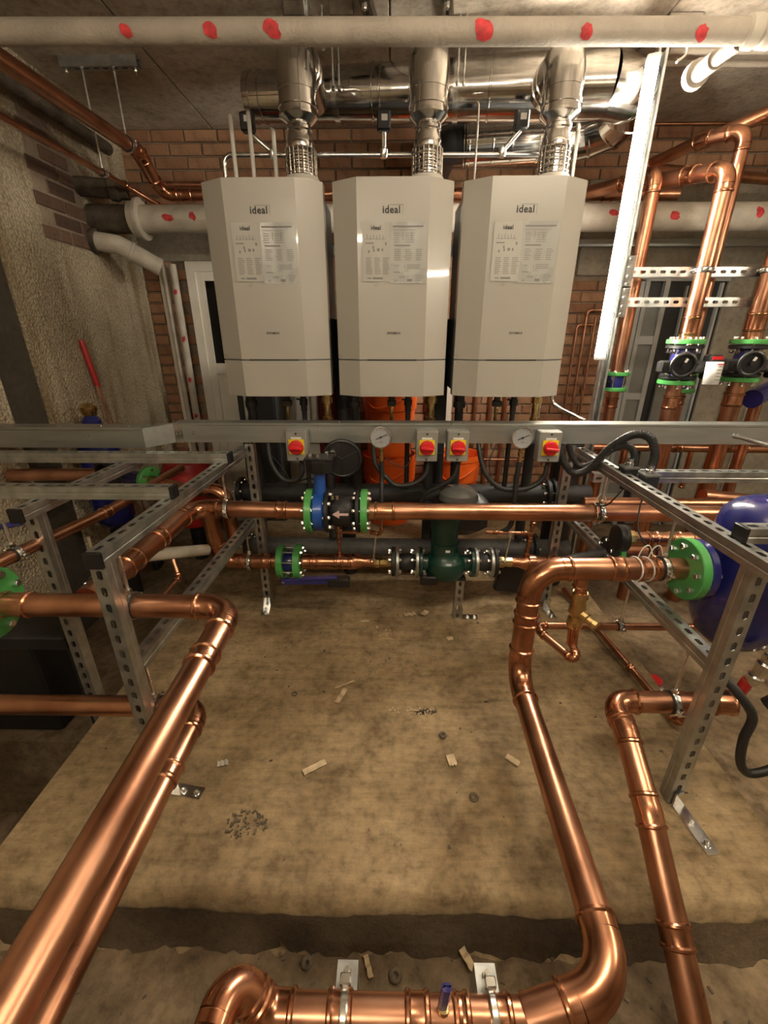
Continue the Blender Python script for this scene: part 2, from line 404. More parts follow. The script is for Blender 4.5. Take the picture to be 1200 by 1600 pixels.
def strut(root, p0, p1, n, name='strut', size=.0413, deep=None, slots=True, m='galvanised', pitch=.05, lips=True):
    """slotted C channel from p0 to p1; p0/p1 lie on the middle of the slotted face, n points out of that face"""
    p0 = V(p0); p1 = V(p1); d = (p1 - p0).normalized(); n = V(n).normalized(); wd = d.cross(n).normalized(); Lh = (p1 - p0).length
    h = size / 2; dp = deep or size; mb = MB()
    P = lambda s_, w_, k: p0 + d * s_ + wd * w_ - n * k
    cells = max(1, round(Lh / pitch)); pt = Lh / cells
    for i in range(cells):
        x0 = i * pt; x1 = x0 + pt; xm = (x0 + x1) / 2
        if slots:
            a, c, e = .0155, .0105, .0074
            vs = [P(x0, -h, 0), P(x0, 0, 0), P(x0, h, 0), P(x1, -h, 0), P(x1, 0, 0), P(x1, h, 0),
                  P(xm - a, 0, 0), P(xm - c, e, 0), P(xm + c, e, 0), P(xm + a, 0, 0), P(xm + c, -e, 0), P(xm - c, -e, 0)]
            mb.add(vs, [(1, 2, 7, 6), (2, 5, 8, 7), (5, 4, 9, 8), (4, 3, 10, 9), (3, 0, 11, 10), (0, 1, 6, 11)])
        else: mb.add([P(x0, -h, 0), P(x0, h, 0), P(x1, h, 0), P(x1, -h, 0)], [(0, 1, 2, 3)])
    g = .0016
    for s_ in (-1, 1):
        w_ = h * s_
        ks = [(w_, 0), (w_, dp * .38), (w_ - g * s_, dp * .42), (w_ - g * s_, dp * .58), (w_, dp * .62), (w_, dp)]
        if lips: ks += [(w_ - s_ * .0095, dp), (w_ - s_ * .0095, dp - .006)]
        K = len(ks)
        vs = [P(t * pt, a, k) for t in range(cells + 1) for a, k in ks]
        mb.add(vs, [(t * K + i, t * K + i + 1, (t + 1) * K + i + 1, (t + 1) * K + i) for t in range(cells) for i in range(K - 1)])
    # weld the seams so the thickness is continuous
    ob = mb.build(name, m, root, sharp=25)
    bm = bmesh.new(); bm.from_mesh(ob.data); bmesh.ops.remove_doubles(bm, verts=bm.verts, dist=.0002)
    bmesh.ops.recalc_face_normals(bm, faces=bm.faces)
    for f in bm.faces: f.smooth = False
    bm.to_mesh(ob.data); bm.free()
    md = ob.modifiers.new('thickness', 'SOLIDIFY'); md.thickness = .0022; md.offset = 0
    return ob
def endcap(root, p, d, n, size=.0413, deep=None):
    d = V(d).normalized(); n = V(n).normalized(); wd = d.cross(n); dp = deep or size
    R = Matrix((d, wd, n)).transposed()
    MB().box(V(p) - n * dp / 2 + d * .004, (.012, size + .005, dp + .005), R, .002).build('end_cap', 'cap_black', root)
def foot(root, c, d, L=.11, m='zinc'):
    """bolted angle foot plate lying on the slab from c along d"""
    d = V(d).normalized(); c = V(c); s_ = V((0, 0, 1)).cross(d); R = Matrix((d, s_, V((0, 0, 1)))).transposed()
    MB().box(c + d * L / 2 + V((0, 0, .003)), (L, .04, .006), R).box(c + d * .003 + V((0, 0, .03)), (.006, .04, .06), R).build('foot_plate', m, root)
    for t in (.38, .8):
        mb = MB(); mb.cyl(c + d * L * t + V((0, 0, .006)), c + d * L * t + V((0, 0, .008)), .013, 14); hexbolt(mb, c + d * L * t + V((0, 0, .008)), (0, 0, 1), .008, .008); mb.cyl(c + d * L * t, c + d * L * t + V((0, 0, .022)), .0045, 8)
        mb.build('anchor_bolt', m, root)
def marks(root, c, d, r, specs, m='red_mark'):
    """daubs of paint wrapped on a pipe: specs = (offset along d, angle from -y towards -z, half length, half height angle)"""
    d = V(d).normalized(); c = V(c)
    f = V((0, -1, 0)); f = (f - d * f.dot(d)).normalized(); g = d.cross(f)
    if g.z > 0: g = -g
    for (t, an, hl, ha) in specs:
        mb = MB(); vs = [c + d * t + (f * math.cos(an) + g * math.sin(an)) * (r + .0012)]; k = 16
        js = [1 + random.uniform(-.18, .12) for i in range(k)]
        for rr in (.25, .5, .75, 1.):
            for i in range(k):
                q = 2 * math.pi * i / k; j = js[i] * rr
                a2 = an + ha * math.sin(q) * j
                vs.append(c + d * (t + hl * math.cos(q) * j + .25 * hl * math.sin(q) * rr) + (f * math.cos(a2) + g * math.sin(a2)) * (r + .0018))
        mb.add(vs, [(0, 1 + i, 1 + (i + 1) % k) for i in range(k)] + [(1 + m_ * k + i, 1 + m_ * k + k + i, 1 + m_ * k + k + (i + 1) % k, 1 + m_ * k + (i + 1) % k) for m_ in range(3) for i in range(k)])
        mb.build('red_mark', m, root)
# ------------------------------------------------------------------ setting
def struct(ob, label=None): ob['kind'] = 'structure'; return tag(ob, label)
struct(MB().box2((-1.17, -3.2, -.75), (4.2, 3.7, -.15)).box2((-1.95, 1.27, -.75), (-1.17, 3.7, -.15)).box2((-1.95, -3.2, -.75), (-1.17, 1.27, -.60)).build('floor', 'floor_concrete'), 'rough brown concrete floor below the plinth')  # front left strip is sunk deeper, shaped so that it falls dark
# raised plinth with a worn rounded front edge
mb = MB(); nx = 70; xs = [-1.17 + 2.35 * i / nx for i in range(nx + 1)]; rows = []
for i, x in enumerate(xs):
    j = random.uniform(-.004, .004) + .005 * math.sin(x * 7)
    ends = abs(i - nx / 2) > nx / 2 - .5
    rows.append([(x, 3.585, -.15), (x, 3.585, 0), (x, .72, 0), (x, .700 + j, -.003 + random.uniform(-.002, .001)), (x, .680 + j, -.02 + j * .5), (x, .668 + j * 1.6, -.075), (x, .655 + j * 2, -.148), (x, .62 + random.uniform(-.02, .02), -.151)])
k = len(rows[0]); vs = [p for r in rows for p in r]
fs = [(i * k + a, i * k + a + 1, (i + 1) * k + a + 1, (i + 1) * k + a) for i in range(nx) for a in range(k - 1)]
fs += [tuple(range(k)), tuple(nx * k + a for a in range(k - 1, -1, -1))]
plinth = struct(mb.add(vs, fs).build('floor_plinth', 'plinth_concrete', sharp=50), 'raised tan concrete plinth with worn front edge')
mb = MB(); rows = []          # crust of dark dirt caked on the lower part of the plinth front
for i in range(121):
    x = -1.169 + 2.347 * i / 120; j = .005 * math.sin(x * 7)
    n_ = math.sin(x * 23 + 2) + .6 * math.sin(x * 57) + .4 * math.sin(x * 131 + 1)
    rows.append([(x, .668 + j - .001, -.048 + n_ * .005), (x, .660 + j - .004 - .002 * n_, -.085), (x, .650 + j - .006 + random.uniform(-.004, .004), -.125), (x, .628 + .006 * n_ + random.uniform(-.004, .004), -.1485)])
mb.add([p for r in rows for p in r], [(i * 4 + a, i * 4 + a + 1, i * 4 + a + 5, i * 4 + a + 4) for i in range(120) for a in range(3)])
mb.build('dirt_crust', 'dirt', plinth, sharp=60)
# ceiling of precast planks
ceil_ = struct(MB().box2((-1.95, -3.2, 2.76), (4.2, 3.75, 2.85)).build('ceiling', 'ceiling_concrete'), 'concrete ceiling of wide precast planks')
pl = [-1.95, -1.21, -.02, 1.18, 2.38, 4.2]
for a, b in zip(pl, pl[1:]):
    for y0, y1 in ((-3.2, .2), (.2, 3.75)):
        MB().box2((a + .003, y0 + .002, 2.70), (b - .003, y1 - .002, 2.765), .004).build('ceiling_plank', 'ceiling_concrete', ceil_)
# left wall, dark column in it, exposed brick patch
wl = struct(MB().box2((-2.0, -3.2, -.2), (-1.85, 2.083, 2.72)).box2((-2.0, 2.315, -.2), (-1.85, 3.7, 2.72)).box2((-2.0, 2.08, -.2), (-1.93, 2.32, 2.72)).build('wall_left', 'roughcast'), 'roughcast rendered left wall with rust stains')
MB().box2((-1.93, 2.085, -.2), (-1.862, 2.313, 2.70), .004).build('dark_column', 'dark_paint_wall', wl)
poly = [(2.66, 1.90), (3.10, 1.90), (3.10, 2.06), (3.03, 2.16), (3.06, 2.30), (2.93, 2.42), (2.80, 2.49), (2.66, 2.47), (2.64, 2.1)]
mbp = MB(); n = len(poly)
mbp.add([(-1.848, y, z) for y, z in poly] + [(-1.852, y, z) for y, z in poly], [tuple(range(n)), tuple(range(2 * n - 1, n - 1, -1))] + [(i, (i + 1) % n, n + (i + 1) % n, n + i) for i in range(n)])
mbp.build('mortar_patch', 'mortar', wl)
def inside(y, z):
    c = False
    for i in range(n):
        (y1, z1), (y2, z2) = poly[i], poly[i - 1]
        if (z1 > z) != (z2 > z) and y < (y2 - y1) * (z - z1) / (z2 - z1) + y1: c = not c
    return c
bk = None
for r in range(8):
    for q in range(-1, 3):
        y = 2.74 + q * .225 + (.1125 if r % 2 else 0); z = 1.938 + r * .075
        if not inside(y, z): continue
        if bk is None: bk = MB().box((-1.853, y, z), (.02, .213, .062), None, .004).build('brick', 'brick_dark', wl); b0 = V((0, y, z))
        else: share(bk, 'brick', [(random.uniform(-.002, .003), y - b0.y, z - b0.z)], wl)
# back wall of brick
wb = struct(MB().box2((-2.0, 3.612, -.2), (4.2, 3.75, 2.72)).build('wall_back', 'mortar'), 'orange brick back wall')
zones = [(-1.86, -1.50, .55, 2.70), (-1.3, 1.6, 2.42, 2.70), (1.28, 1.82, .5, 1.9), (1.6, 3.4, 2.42, 2.70), (-.5, 1.28, .25, 1.0), (2.64, 2.84, .7, 1.83)]
def blocked(x0, x1, z):
    if x0 < -.52 and x1 > -1.52 and z < 1.95: return True
    if x0 < -.85 and 1.92 < z < 2.12: return True
    if x1 > 1.35 and 1.83 < z < 2.40: return True
    if z < 1.86 and ((x1 > 1.82 and x0 < 2.66) or x1 > 2.86): return True
    return False
proto = None; rest = MB(); cnt = 0; half = {}
for r in range(38):
    z = -.11 + r * .075
    if z > 2.68: break
    x = -1.97 - (.1125 if r % 2 else 0)
    while x < 4.1:
        xc = x + .1125; dy = random.uniform(-.003, .003)
        if not blocked(xc - .107, xc + .107, z):
            if any(a - .1 < xc < b + .1 and c < z < d for a, b, c, d in zones) and cnt < 300:
                cnt += 1
                if proto is None: proto = MB().box((xc, 3.608, z), (.214, .024, .064), None, .0035).build('brick', 'brick_orange', wb); q0 = V((xc, 0, z))
                else: share(proto, 'brick', [(xc - q0.x, dy, z - q0.z)], wb)
            else: rest.box((xc, 3.608 + dy, z), (.214, .024, .064))
        x += .225
rb = rest.build('brickwork', 'brick_orange', wb); rb['kind'] = 'stuff'
struct(MB().box2((-1.85, 3.585, 1.925), (-.85, 3.63, 2.115), .006).build('trim_1', 'lintel_concrete'), 'concrete lintel over the white door')
struct(MB().box2((1.35, 3.585, 1.83), (4.1, 3.63, 2.41), .006).build('trim_2', 'lintel_concrete'), 'deep concrete beam behind the white pipe on the right')
struct(MB().box2((2.45, 3.56, -.15), (2.64, 3.63, 1.84), .006).build('trim_3', 'lintel_concrete'), 'grey concrete jamb right of the dark doors')
struct(MB().box2((2.88, 3.585, -.15), (4.1, 3.63, 1.84), .006).build('trim_4', 'lintel_concrete'), 'grey rendered wall panel at the far right')
struct(MB().box2((4.1, -3.2, -.2), (4.25, 3.75, 2.72)).build('wall_right', 'roughcast'), 'rendered right wall out of view')
struct(MB().box2((-2.0, -3.3, -.2), (4.2, -3.2, 2.72)).build('wall_front', 'roughcast'), 'rendered wall behind the camera')
# white door with dark glass (behind the boiler on the left)
d1 = struct(MB().box2((-1.52, 3.56, -.15), (-1.455, 3.615, 1.925)).box2((-.60, 3.56, -.15), (-.54, 3.615, 1.925)).box2((-1.455, 3.56, 1.86), (-.60, 3.615, 1.925)).build('door_1', 'white_upvc'), 'white plastic door with dark glass behind the left boiler')
for x0, x1 in ((-1.455, -1.03), (-1.02, -.60)):
    MB().box2((x0 + .055, 3.585, 1.22), (x1 - .055, 3.60, 1.80)).build('pane', 'dark_glass', d1)
    MB().box2((x0 + .055, 3.588, .02), (x1 - .055, 3.60, 1.14)).build('panel', 'white_upvc', d1)
    MB().box2((x0, 3.572, -.14), (x0 + .055, 3.61, 1.86)).box2((x1 - .055, 3.572, -.14), (x1, 3.61, 1.86)).box2((x0 + .055, 3.574, 1.14), (x1 - .055, 3.608, 1.22)).box2((x0 + .055, 3.574, 1.80), (x1 - .055, 3.608, 1.86)).box2((x0 + .055, 3.574, -.14), (x1 - .055, 3.608, .02)).build('leaf_frame', 'white_upvc', d1)
# grey doors on the right: glazed leaf, dark gaps, grey lower panel
d2 = struct(MB().box2((1.80, 3.55, 1.79), (2.45, 3.615, 1.84)).box2((1.80, 3.55, -.15), (1.84, 3.615, 1.80)).build('door_2', 'frame_grey'), 'grey metal doors with dark panels under the concrete beam')
MB().box2((1.84, 3.585, -.15), (2.45, 3.61, 1.80)).build('dark_panel', 'door_dark', d2)
for x0, x1 in ((1.845, 1.875), (1.985, 2.02)): MB().box2((x0, 3.545, -.14), (x1, 3.585, 1.79)).build('stile', 'frame_grey', d2)
for z0, z1 in ((.10, .15), (.95, 1.0), (1.36, 1.42), (1.62, 1.66)): MB().box2((1.875, 3.55, z0), (1.985, 3.585, z1)).build('rail', 'frame_grey', d2)
for z0, z1 in ((.15, .95), (1.0, 1.36), (1.42, 1.62)): MB().box2((1.875, 3.565, z0), (1.985, 3.585, z1)).build('pane', 'door_grey', d2)
MB().box2((2.10, 3.56, -.14), (2.39, 3.585, 1.16), .003).build('grey_panel', 'door_grey', d2)
MB().box2((2.155, 3.56, 1.2), (2.165, 3.585, 1.76)).build('strip', 'frame_grey', d2)
MB().box2((2.40, 3.555, -.14), (2.415, 3.585, 1.78)).build('strip', 'frame_grey', d2)

# ------------------------------------------------------------------ lamps
def batten(name, label, p0, p1, out, m, bare=False):
    """LED batten: steel spine with a half round diffuser"""
    p0 = V(p0); p1 = V(p1); d = (p1 - p0).normalized(); out = V(out).normalized(); s_ = d.cross(out); L = (p1 - p0).length
    root = thing(name, p0, label, 'light')
    R = Matrix((d, s_, out)).transposed()
    MB().box((p0 + p1) / 2 - out * .018, (L, .05, .03), R, .003).build('spine', 'batten_white', root)
    for e, sgn in ((p0, 1), (p1, -1)): MB().box(e + d * sgn * .009 + out * .012, (.018, .052, .05), R, .004).build('end_cap', 'batten_white', root)
    if bare:       # bare round tube on two lampholders
        MB().cyl(p0 + d * .02 + out * .035, p1 - d * .02 + out * .035, .014, 16).build('tube', m, root); return root
    mb = MB(); a = p0 + d * .018; b = p1 - d * .018; k = 10; vs = []
    for e in (a, b):
        for i in range(k + 1):
            q = -.6 + (math.pi + 1.2) * i / k; vs.append(e + s_ * math.cos(q) * .025 + out * (math.sin(q) * .025 + .013))
    mb.add(vs, [(i, i + 1, k + 2 + i, k + 1 + i) for i in range(k)] + [(0, k, 2 * k + 1, k + 1)] + [tuple(range(k + 1)), tuple(range(2 * k + 1, k, -1))])
    mb.build('diffuser', m, root); return root
batten('light_batten', 'glowing white tube light standing upright right of the boilers', (1.085, 2.40, 1.305), (1.085, 2.40, 2.50), (-.35, -.94, 0), 'tube_light')
batten('light_batten', 'ceiling tube light above the camera on the right', (.30, .40, 2.615), (1.50, .50, 2.615), (0, 0, -1), 'ceiling_light', True)
batten('light_batten', 'unseen fill tube added behind the camera on the left', (-1.2, -.9, 2.36), (0, -.9, 2.36), (0, 0, -1), 'ceiling_light', True)  # added fill light for the left side, no lamp known here
batten('light_batten', 'tube light hung low at the far right of the room', (2.75, .2, 2.0), (2.75, 1.4, 2.0), (-.9, 0, -.3), 'ceiling_light', True)
# ------------------------------------------------------------------ boilers
FY = 2.07
def make_boiler(cx, label):
    root = thing('boiler', (cx, FY, 1.157), label, 'boiler', 'wall boilers in a row')
    oc = [(-.250, .062), (-.147, 0), (.147, 0), (.250, .062), (.250, .12), (-.250, .12)]
    P = lambda k=0, yk=0: [(cx + x * (1 - k), FY + y + yk) for x, y in oc]
    fc = MB().prism(P(), 1.322, 2.004).build('front_cover', 'boiler_white', root, sharp=12)
    lw = [(-.250, .062), (-.147, 0), (.147, 0), (.250, .062), (.250, .12), (-.250, .12)]
    MB().prism([(cx + x, FY + y) for x, y in lw], 1.157, 1.316).build('lower_cover', 'boiler_white', root, sharp=12)
    MB().prism([(cx + x * .985, FY + y + .006) for x, y in oc], 1.310, 1.328).build('shadow_gap', 'boiler_side', root)
    MB().box2((cx - .112, FY - .001, 1.316), (cx + .112, FY + .004, 1.3225)).build('grip_slot', 'ink_black', root)
    MB().box2((cx - .236, FY + .12, 1.165), (cx + .236, FY + .43, 1.985), .006).build('casing', 'boiler_side', root)
    for a_, b_ in ((-.242, -.230), (.230, .242)): MB().box2((cx + a_, FY + .118, 1.17), (cx + b_, FY + .40, 1.90), .003).build('side_panel', 'boiler_side', root)
    text_mesh('logo', 'ideal', .036, (cx - .006, FY - .0012, 1.893), 'ink_black', fc, bold=.018)
    MB().box2((cx + .0395, FY - .0012, 1.876), (cx + .0405, FY, 1.911)).box2((cx - .02, FY - .0012, 1.9105), (cx + .0405, FY, 1.9115)).build('logo_corner', 'print_ink', fc)
    text_mesh('model_name', 'EVOMAX', .0135, (cx + .008, FY - .0012, 1.432), 'ink_black', fc, bold=.02)
    # bottom connections
    mb = MB().cyl((cx + .0, FY + .19, 1.155), (cx, FY + .19, 1.095), .016, 12).box((cx, FY + .19, 1.10), (.044, .04, .03), None, .004)
    mb.build('gas_cock', 'grey_foam', root)
    MB().cyl((cx, FY + .19, 1.085), (cx, FY + .19, .98), .0085, 12).build('gas_tail', 'brass', root)
    mb = MB().cyl((cx + .085, FY + .19, 1.16), (cx + .085, FY + .19, 1.06), .016, 12).cyl((cx + .085, FY + .19, 1.12), (cx + .085, FY + .19, 1.09), .021, 10).box((cx + .065, FY + .185, 1.12), (.03, .008, .008))
    mb.build('condensate_trap', 'black_plastic', root)
    MB().cyl((cx + .085, FY + .19, 1.07), (cx + .085, FY + .19, .60), .013, 12).build('condensate_pipe', 'black_rubber', root)
    mb = MB().lathe((cx + .205, FY + .2, 1.16), (0, 0, -1), [(0, .024), (.035, .024), (.035, .028), (.06, .028), (.06, .019), (.13, .019), (.13, .026), (.15, .026), (.15, .019), (.20, .019)], 12)
    mb.build('return_valve', 'brass', root)
    mb = MB().lathe((cx - .19, FY + .2, 1.16), (0, 0, -1), [(0, .026), (.05, .026), (.05, .032), (.08, .032), (.08, .022), (.2, .022)], 12)
    mb.build('flow_valve', 'black_plastic', root)
    for dx, z1 in ((.205, .33), (-.19, .60)):
        MB().cyl((cx + dx, FY + .2, .965), (cx + dx, FY + .2, z1), .026, 16).build('insulated_tail', 'black_foam', root)
    return root
b1 = make_boiler(-.540, 'white faceted gas boiler nearest the rough rendered wall, left of three')
b2 = dup(b1, (.540, 0, 0), 'white faceted gas boiler hung between the two other boilers')
b3 = dup(b1, (1.080, 0, 0), 'white faceted gas boiler next to the glowing tube light')
# strut frame that carries the boilers
fr = thing('boiler_mounting_frame', (0, 2.53, 0), 'galvanised strut frame hidden behind the three boilers', 'frame')
for z in (1.30, 1.82): strut(fr, (-.90, 2.500, z), (.90, 2.500, z), (0, -1, 0), 'rail')
for x in (-.84, -.27, .27, .84):
    strut(fr, (x, 2.5415, 0), (x, 2.5415, 1.95), (0, -1, 0), 'post')
# leaflets taped to the boilers
def leaflet(name, cx, z0, z1, w_, label, m, kind, seed):
    rnd = random.Random(seed); x0 = cx - w_ / 2
    off = lambda x, z: FY - .0015 - .004 * abs(math.sin((x - x0) / w_ * 3.1 + seed)) * (.3 + .7 * abs(math.sin(z * 9 + seed * 2)))
    root = thing(name, (cx, FY - .002, z0), label, 'leaflet', 'leaflets taped to the boilers')
    nx_, nz_ = 8, 10; mb = MB(); vs = []
    for s_ in (0, .0006):
        for j in range(nz_ + 1):
            for i in range(nx_ + 1):
                x = x0 + w_ * i / nx_; z = z0 + (z1 - z0) * j / nz_; vs.append((x, off(x, z) + s_, z))
    K = (nx_ + 1) * (nz_ + 1); fs = []
    for j in range(nz_):
        for i in range(nx_):
            a = j * (nx_ + 1) + i; q = (a, a + 1, a + nx_ + 2, a + nx_ + 1); fs += [q, tuple(K + t for t in reversed(q))]
    for i in range(nx_):
        fs.append((i, K + i, K + i + 1, i + 1)); a = nz_ * (nx_ + 1) + i; fs.append((a, a + 1, K + a + 1, K + a))
    for j in range(nz_):
        a = j * (nx_ + 1); fs.append((a, a + nx_ + 1, K + a + nx_ + 1, K + a)); a += nx_; fs.append((a, K + a, K + a + nx_ + 1, a + nx_ + 1))
    mb.add(vs, fs).build('sheet', m, root, sharp=60)
    def line(mb, x, z, l, h):
        k = 3
        for i in range(k):
            xa = x + l * i / k; xb = x + l * (i + 1) / k
            mb.add([(xa, off(xa, z) - .0007, z - h / 2), (xb, off(xb, z) - .0007, z - h / 2), (xb, off(xb, z) - .0007, z + h / 2), (xa, off(xa, z) - .0007, z + h / 2)], [(0, 1, 2, 3)])
    H = z1 - z0; dark = MB(); faint = MB(); X = lambda u_: x0 + w_ * u_; Z = lambda v_: z1 - H * v_
    if kind == 0:
        text_mesh('heading', 'ideal', .021, (X(.48), off(X(.48), Z(.10)) - .0012, Z(.10)), 'ink_black', root, bold=.015)
        line(dark, X(.10), Z(.35), w_ * .30, .004)
        for i in range(6): line(faint, X(.16 + i * .11), Z(.24 + .02 * (i % 2)), .003, .016)
        line(faint, X(.1), Z(.28), w_ * .72, .002)
        for u_, v_ in ((.2, .49), (.36, .42), (.38, .47), (.52, .46), (.56, .46), (.68, .46), (.8, .36)): line(dark, X(u_), Z(v_), .006, .010)
        for c in range(3):
            for k in range(9): line(faint, X(.12 + c * .30), Z(.60 + k * .033), w_ * rnd.uniform(.17, .24), .0035)
        line(dark, X(.16), Z(.945), w_ * .15, .004); line(dark, X(.36), Z(.945), w_ * .36, .0075)
    else:
        line(dark, X(.05), Z(.075), w_ * .86, .006); line(faint, X(.08), Z(.13), w_ * .6, .003)
        for k in range(5):
            line(faint, X(.08), Z(.18 + k * .035), w_ * .16, .003)
            line(faint, X(.40), Z(.18 + k * .035), w_ * .26, .003)
        line(dark, X(.34), Z(.22), .002, .03); line(dark, X(.58), Z(.22), .002, .03)
        line(dark, X(.1), Z(.375), w_ * .45, .005)
        for c in range(3):
            for k in range(6): line(faint, X(.1 + c * .31), Z(.44 + k * .033), w_ * rnd.uniform(.14, .2), .0035)
        line(faint, X(.1), Z(.70), w_ * .14, .004); line(dark, X(.40), Z(.72), .002, .012)
        for k in range(3): line(faint, X(.46), Z(.69 + k * .03), w_ * .38, .0035)
        line(dark, X(.08), Z(.81), w_ * .2, .0035)
        for k in range(4): line(faint, X(.72), Z(.86 + k * .03), w_ * rnd.uniform(.18, .24), .0035)
        line(faint, X(.25), Z(.89), w_ * .18, .008); line(dark, X(.48), Z(.945), w_ * .14, .010); line(faint, X(.12), Z(.95), w_ * .07, .008)
    dk_ = dark.build('printed_lines', 'print_ink', root); dk_['kind'] = 'stuff'; f_ = faint.build('small_print', 'print_faint', root); f_['kind'] = 'stuff'
    return root
where = ('left boiler by the rendered wall', 'middle boiler', 'right boiler by the tube light')
for i, bx in enumerate((-.540, 0, .540)):
    leaflet('leaflet', bx - .067, 1.636, 1.852, .118, 'matt printed leaflet under the logo of the ' + where[i], 'paper', 0, 1 + i * 3)
    leaflet('leaflet', bx + .065, 1.628, 1.852, .146, 'glossy grey data sheet beside the leaflet on the ' + where[i], 'paper_grey', 1, 2 + i * 3)

# ------------------------------------------------------------------ flues
def header_pt(x):      # axis of the big flue header
    t = (x + .72) / 1.69
    return V((x, 2.80 - .27 * t, 2.538 - .075 * t))
def make_flue(cx, label):
    fx = cx + .145; fy = 2.27
    root = thing('flue_pipe', (fx, fy, 1.99), label, 'flue', 'boiler flues')
    MB().lathe((fx, fy, 1.985), (0, 0, 1), [(0, .082), (.05, .082), (.07, .068), (.075, .05)], 32).build('collar', 'boiler_collar', root)
    # perforated terminal cage
    mb = MB()
    for k in range(5): mb.torus((fx, fy, 2.065 + k * .021), (0, 0, 1), .064, .0026, 28, 6)
    for i in range(20):
        q = 2 * math.pi * i / 20; x, y = fx + .064 * math.cos(q), fy + .064 * math.sin(q); mb.cyl((x, y, 2.058), (x, y, 2.152), .0026, 6)
    mb.build('terminal_cage', 'stainless', root)
    MB().lathe((fx, fy, 2.05), (0, 0, 1), [(0, .049), (.10, .049), (.10, .058), (.115, .060), (.13, .058), (.145, .052), (.16, .052), (.165, .056), (.175, .056), (.18, .050), (.215, .050)], 32).build('adaptor', 'stainless', root)
    MB().lathe((fx, fy, 2.235), (0, 0, 1), [(0, .050), (.018, .074), (.024, .080), (.034, .080), (.036, .077), (.05, .077), (.052, .0815), (.066, .0815), (.068, .077), (.15, .077)], 36).build('outer_pipe', 'stainless', root)
    hp = header_pt(fx); zt = hp.z - .045
    path = fillet([(fx, fy, 2.34), (fx, fy, zt), (fx, fy + .4, zt + .012)], .10, 4)
    MB().sweep(path[:-1] + [V((fx, hp.y - .085, zt + .004))], .079, 36).build('elbow', 'stainless', root, sharp=11)
    mb = MB()
    for t in (0, .055):
        mb.lathe((fx, fy + .115 + t, zt + .003), (0, 1, .02), [(0, .079), (.002, .084), (.010, .084), (.012, .079)], 36, cap=False)
    mb.build('seam_band', 'stainless', root)
    q = hp.y - .085
    return root
f1 = make_flue(-.540, 'stainless flue rising from the left boiler into the header')
f2 = make_flue(0, 'stainless flue rising from the middle boiler into the header')
f3 = make_flue(.540, 'stainless flue rising from the right boiler into the header')
h0 = header_pt(-.72); h1 = header_pt(.97); HR = lambda t: .097 + .022 * min(1, t / 1.3)
hd = thing('flue_header', h0, 'large stainless flue header running behind the three flues', 'flue')
dv = (h1 - h0).normalized()
MB().lathe(h0, dv, [(0, .09), (.004, HR(0))] + [(t, HR(t)) for t in (.3, .6, .9, 1.2, 1.3)] + [((h1 - h0).length, HR(2))], 48).build('duct', 'stainless', hd)
MB().lathe(h0 - dv * .012, dv, [(0, .099), (.03, .102), (.032, .097)], 48).build('end_cap', 'stainless', hd)
for t in (.06, .25, .45, .63, .67, .92, .97, 1.18, 1.44):
    MB().lathe(h0 + dv * t, dv, [(0, HR(t)), (.002, HR(t) + .0045), (.009, HR(t) + .0045), (.011, HR(t))], 48, cap=False).build('seam_band', 'stainless', hd)
# segmented bend at the right end, turning back along the wall
mid = [h1, h1 + V((.10, .02, -.01)), h1 + V((.155, .11, -.02)), h1 + V((.14, .23, -.035)), h1 + V((.06, .32, -.048)), h1 + V((-.03, .355, -.055))]
MB().sweep([h1 - dv * .02] + mid[1:] + [mid[-1] + (mid[-1] - mid[-2]) * .2], .119, 40).build('bend', 'stainless', hd, sharp=9)
for p, q in zip(mid[1:], mid[2:]): MB().lathe(p, q - p, [(-.006, .119), (-.004, .124), (.004, .124), (.006, .119)], 40, cap=False).build('seam_band', 'stainless', hd)
r0 = mid[-1]; r1 = V((.40, 2.95, r0.z - .01)); dr = (r1 - r0).normalized()
rt = thing('return_flue', r1, 'lower stainless flue returning behind the right boiler flue', 'flue')
MB().lathe(r0, dr, [(0, .107), ((r1 - r0).length, .107)], 40).build('duct', 'stainless', rt)
for t in (.04, .12, .16, .30, .40, .55, (r1 - r0).length - .02): MB().lathe(r0 + dr * t, dr, [(0, .107), (.002, .111), (.009, .111), (.011, .107)], 40, cap=False).build('seam_band', 'stainless', rt)
MB().sweep(fillet([r1 + dr * .002, r1 + dr * .12, r1 + V((-.12, .5, .02))], .1, 6), .09, 24).build('flexible_tail', 'black_plastic', rt)
# header suspension rods
for x, lab in ((-.27, 'threaded rod pair carrying the flue header beside the left flue'), (.30, 'threaded rod pair carrying the flue header between middle and right flues')):
    p = header_pt(x); root = thing('flue_hanger', (p.x, p.y, 2.70), lab, 'hanger', 'flue hangers')
    RR = HR(x + .72); MB().lathe(p - dv * .012, dv, [(0, RR + .001), (0, RR + .006), (.024, RR + .006), (.024, RR + .001)], 40, cap=False).build('band', 'zinc', root)
    for s_ in (-1, 1):
        MB().cyl(p + V((.014 * s_, -.115, -.02)), (p.x + .014 * s_, p.y - .115, 2.70), .0045, 8).build('rod', 'steel_rod', root)
        mb = MB(); hexbolt(mb, p + V((.014 * s_, -.115, -.03)), (0, 0, 1), .009, .016); mb.build('nut', 'zinc', root)
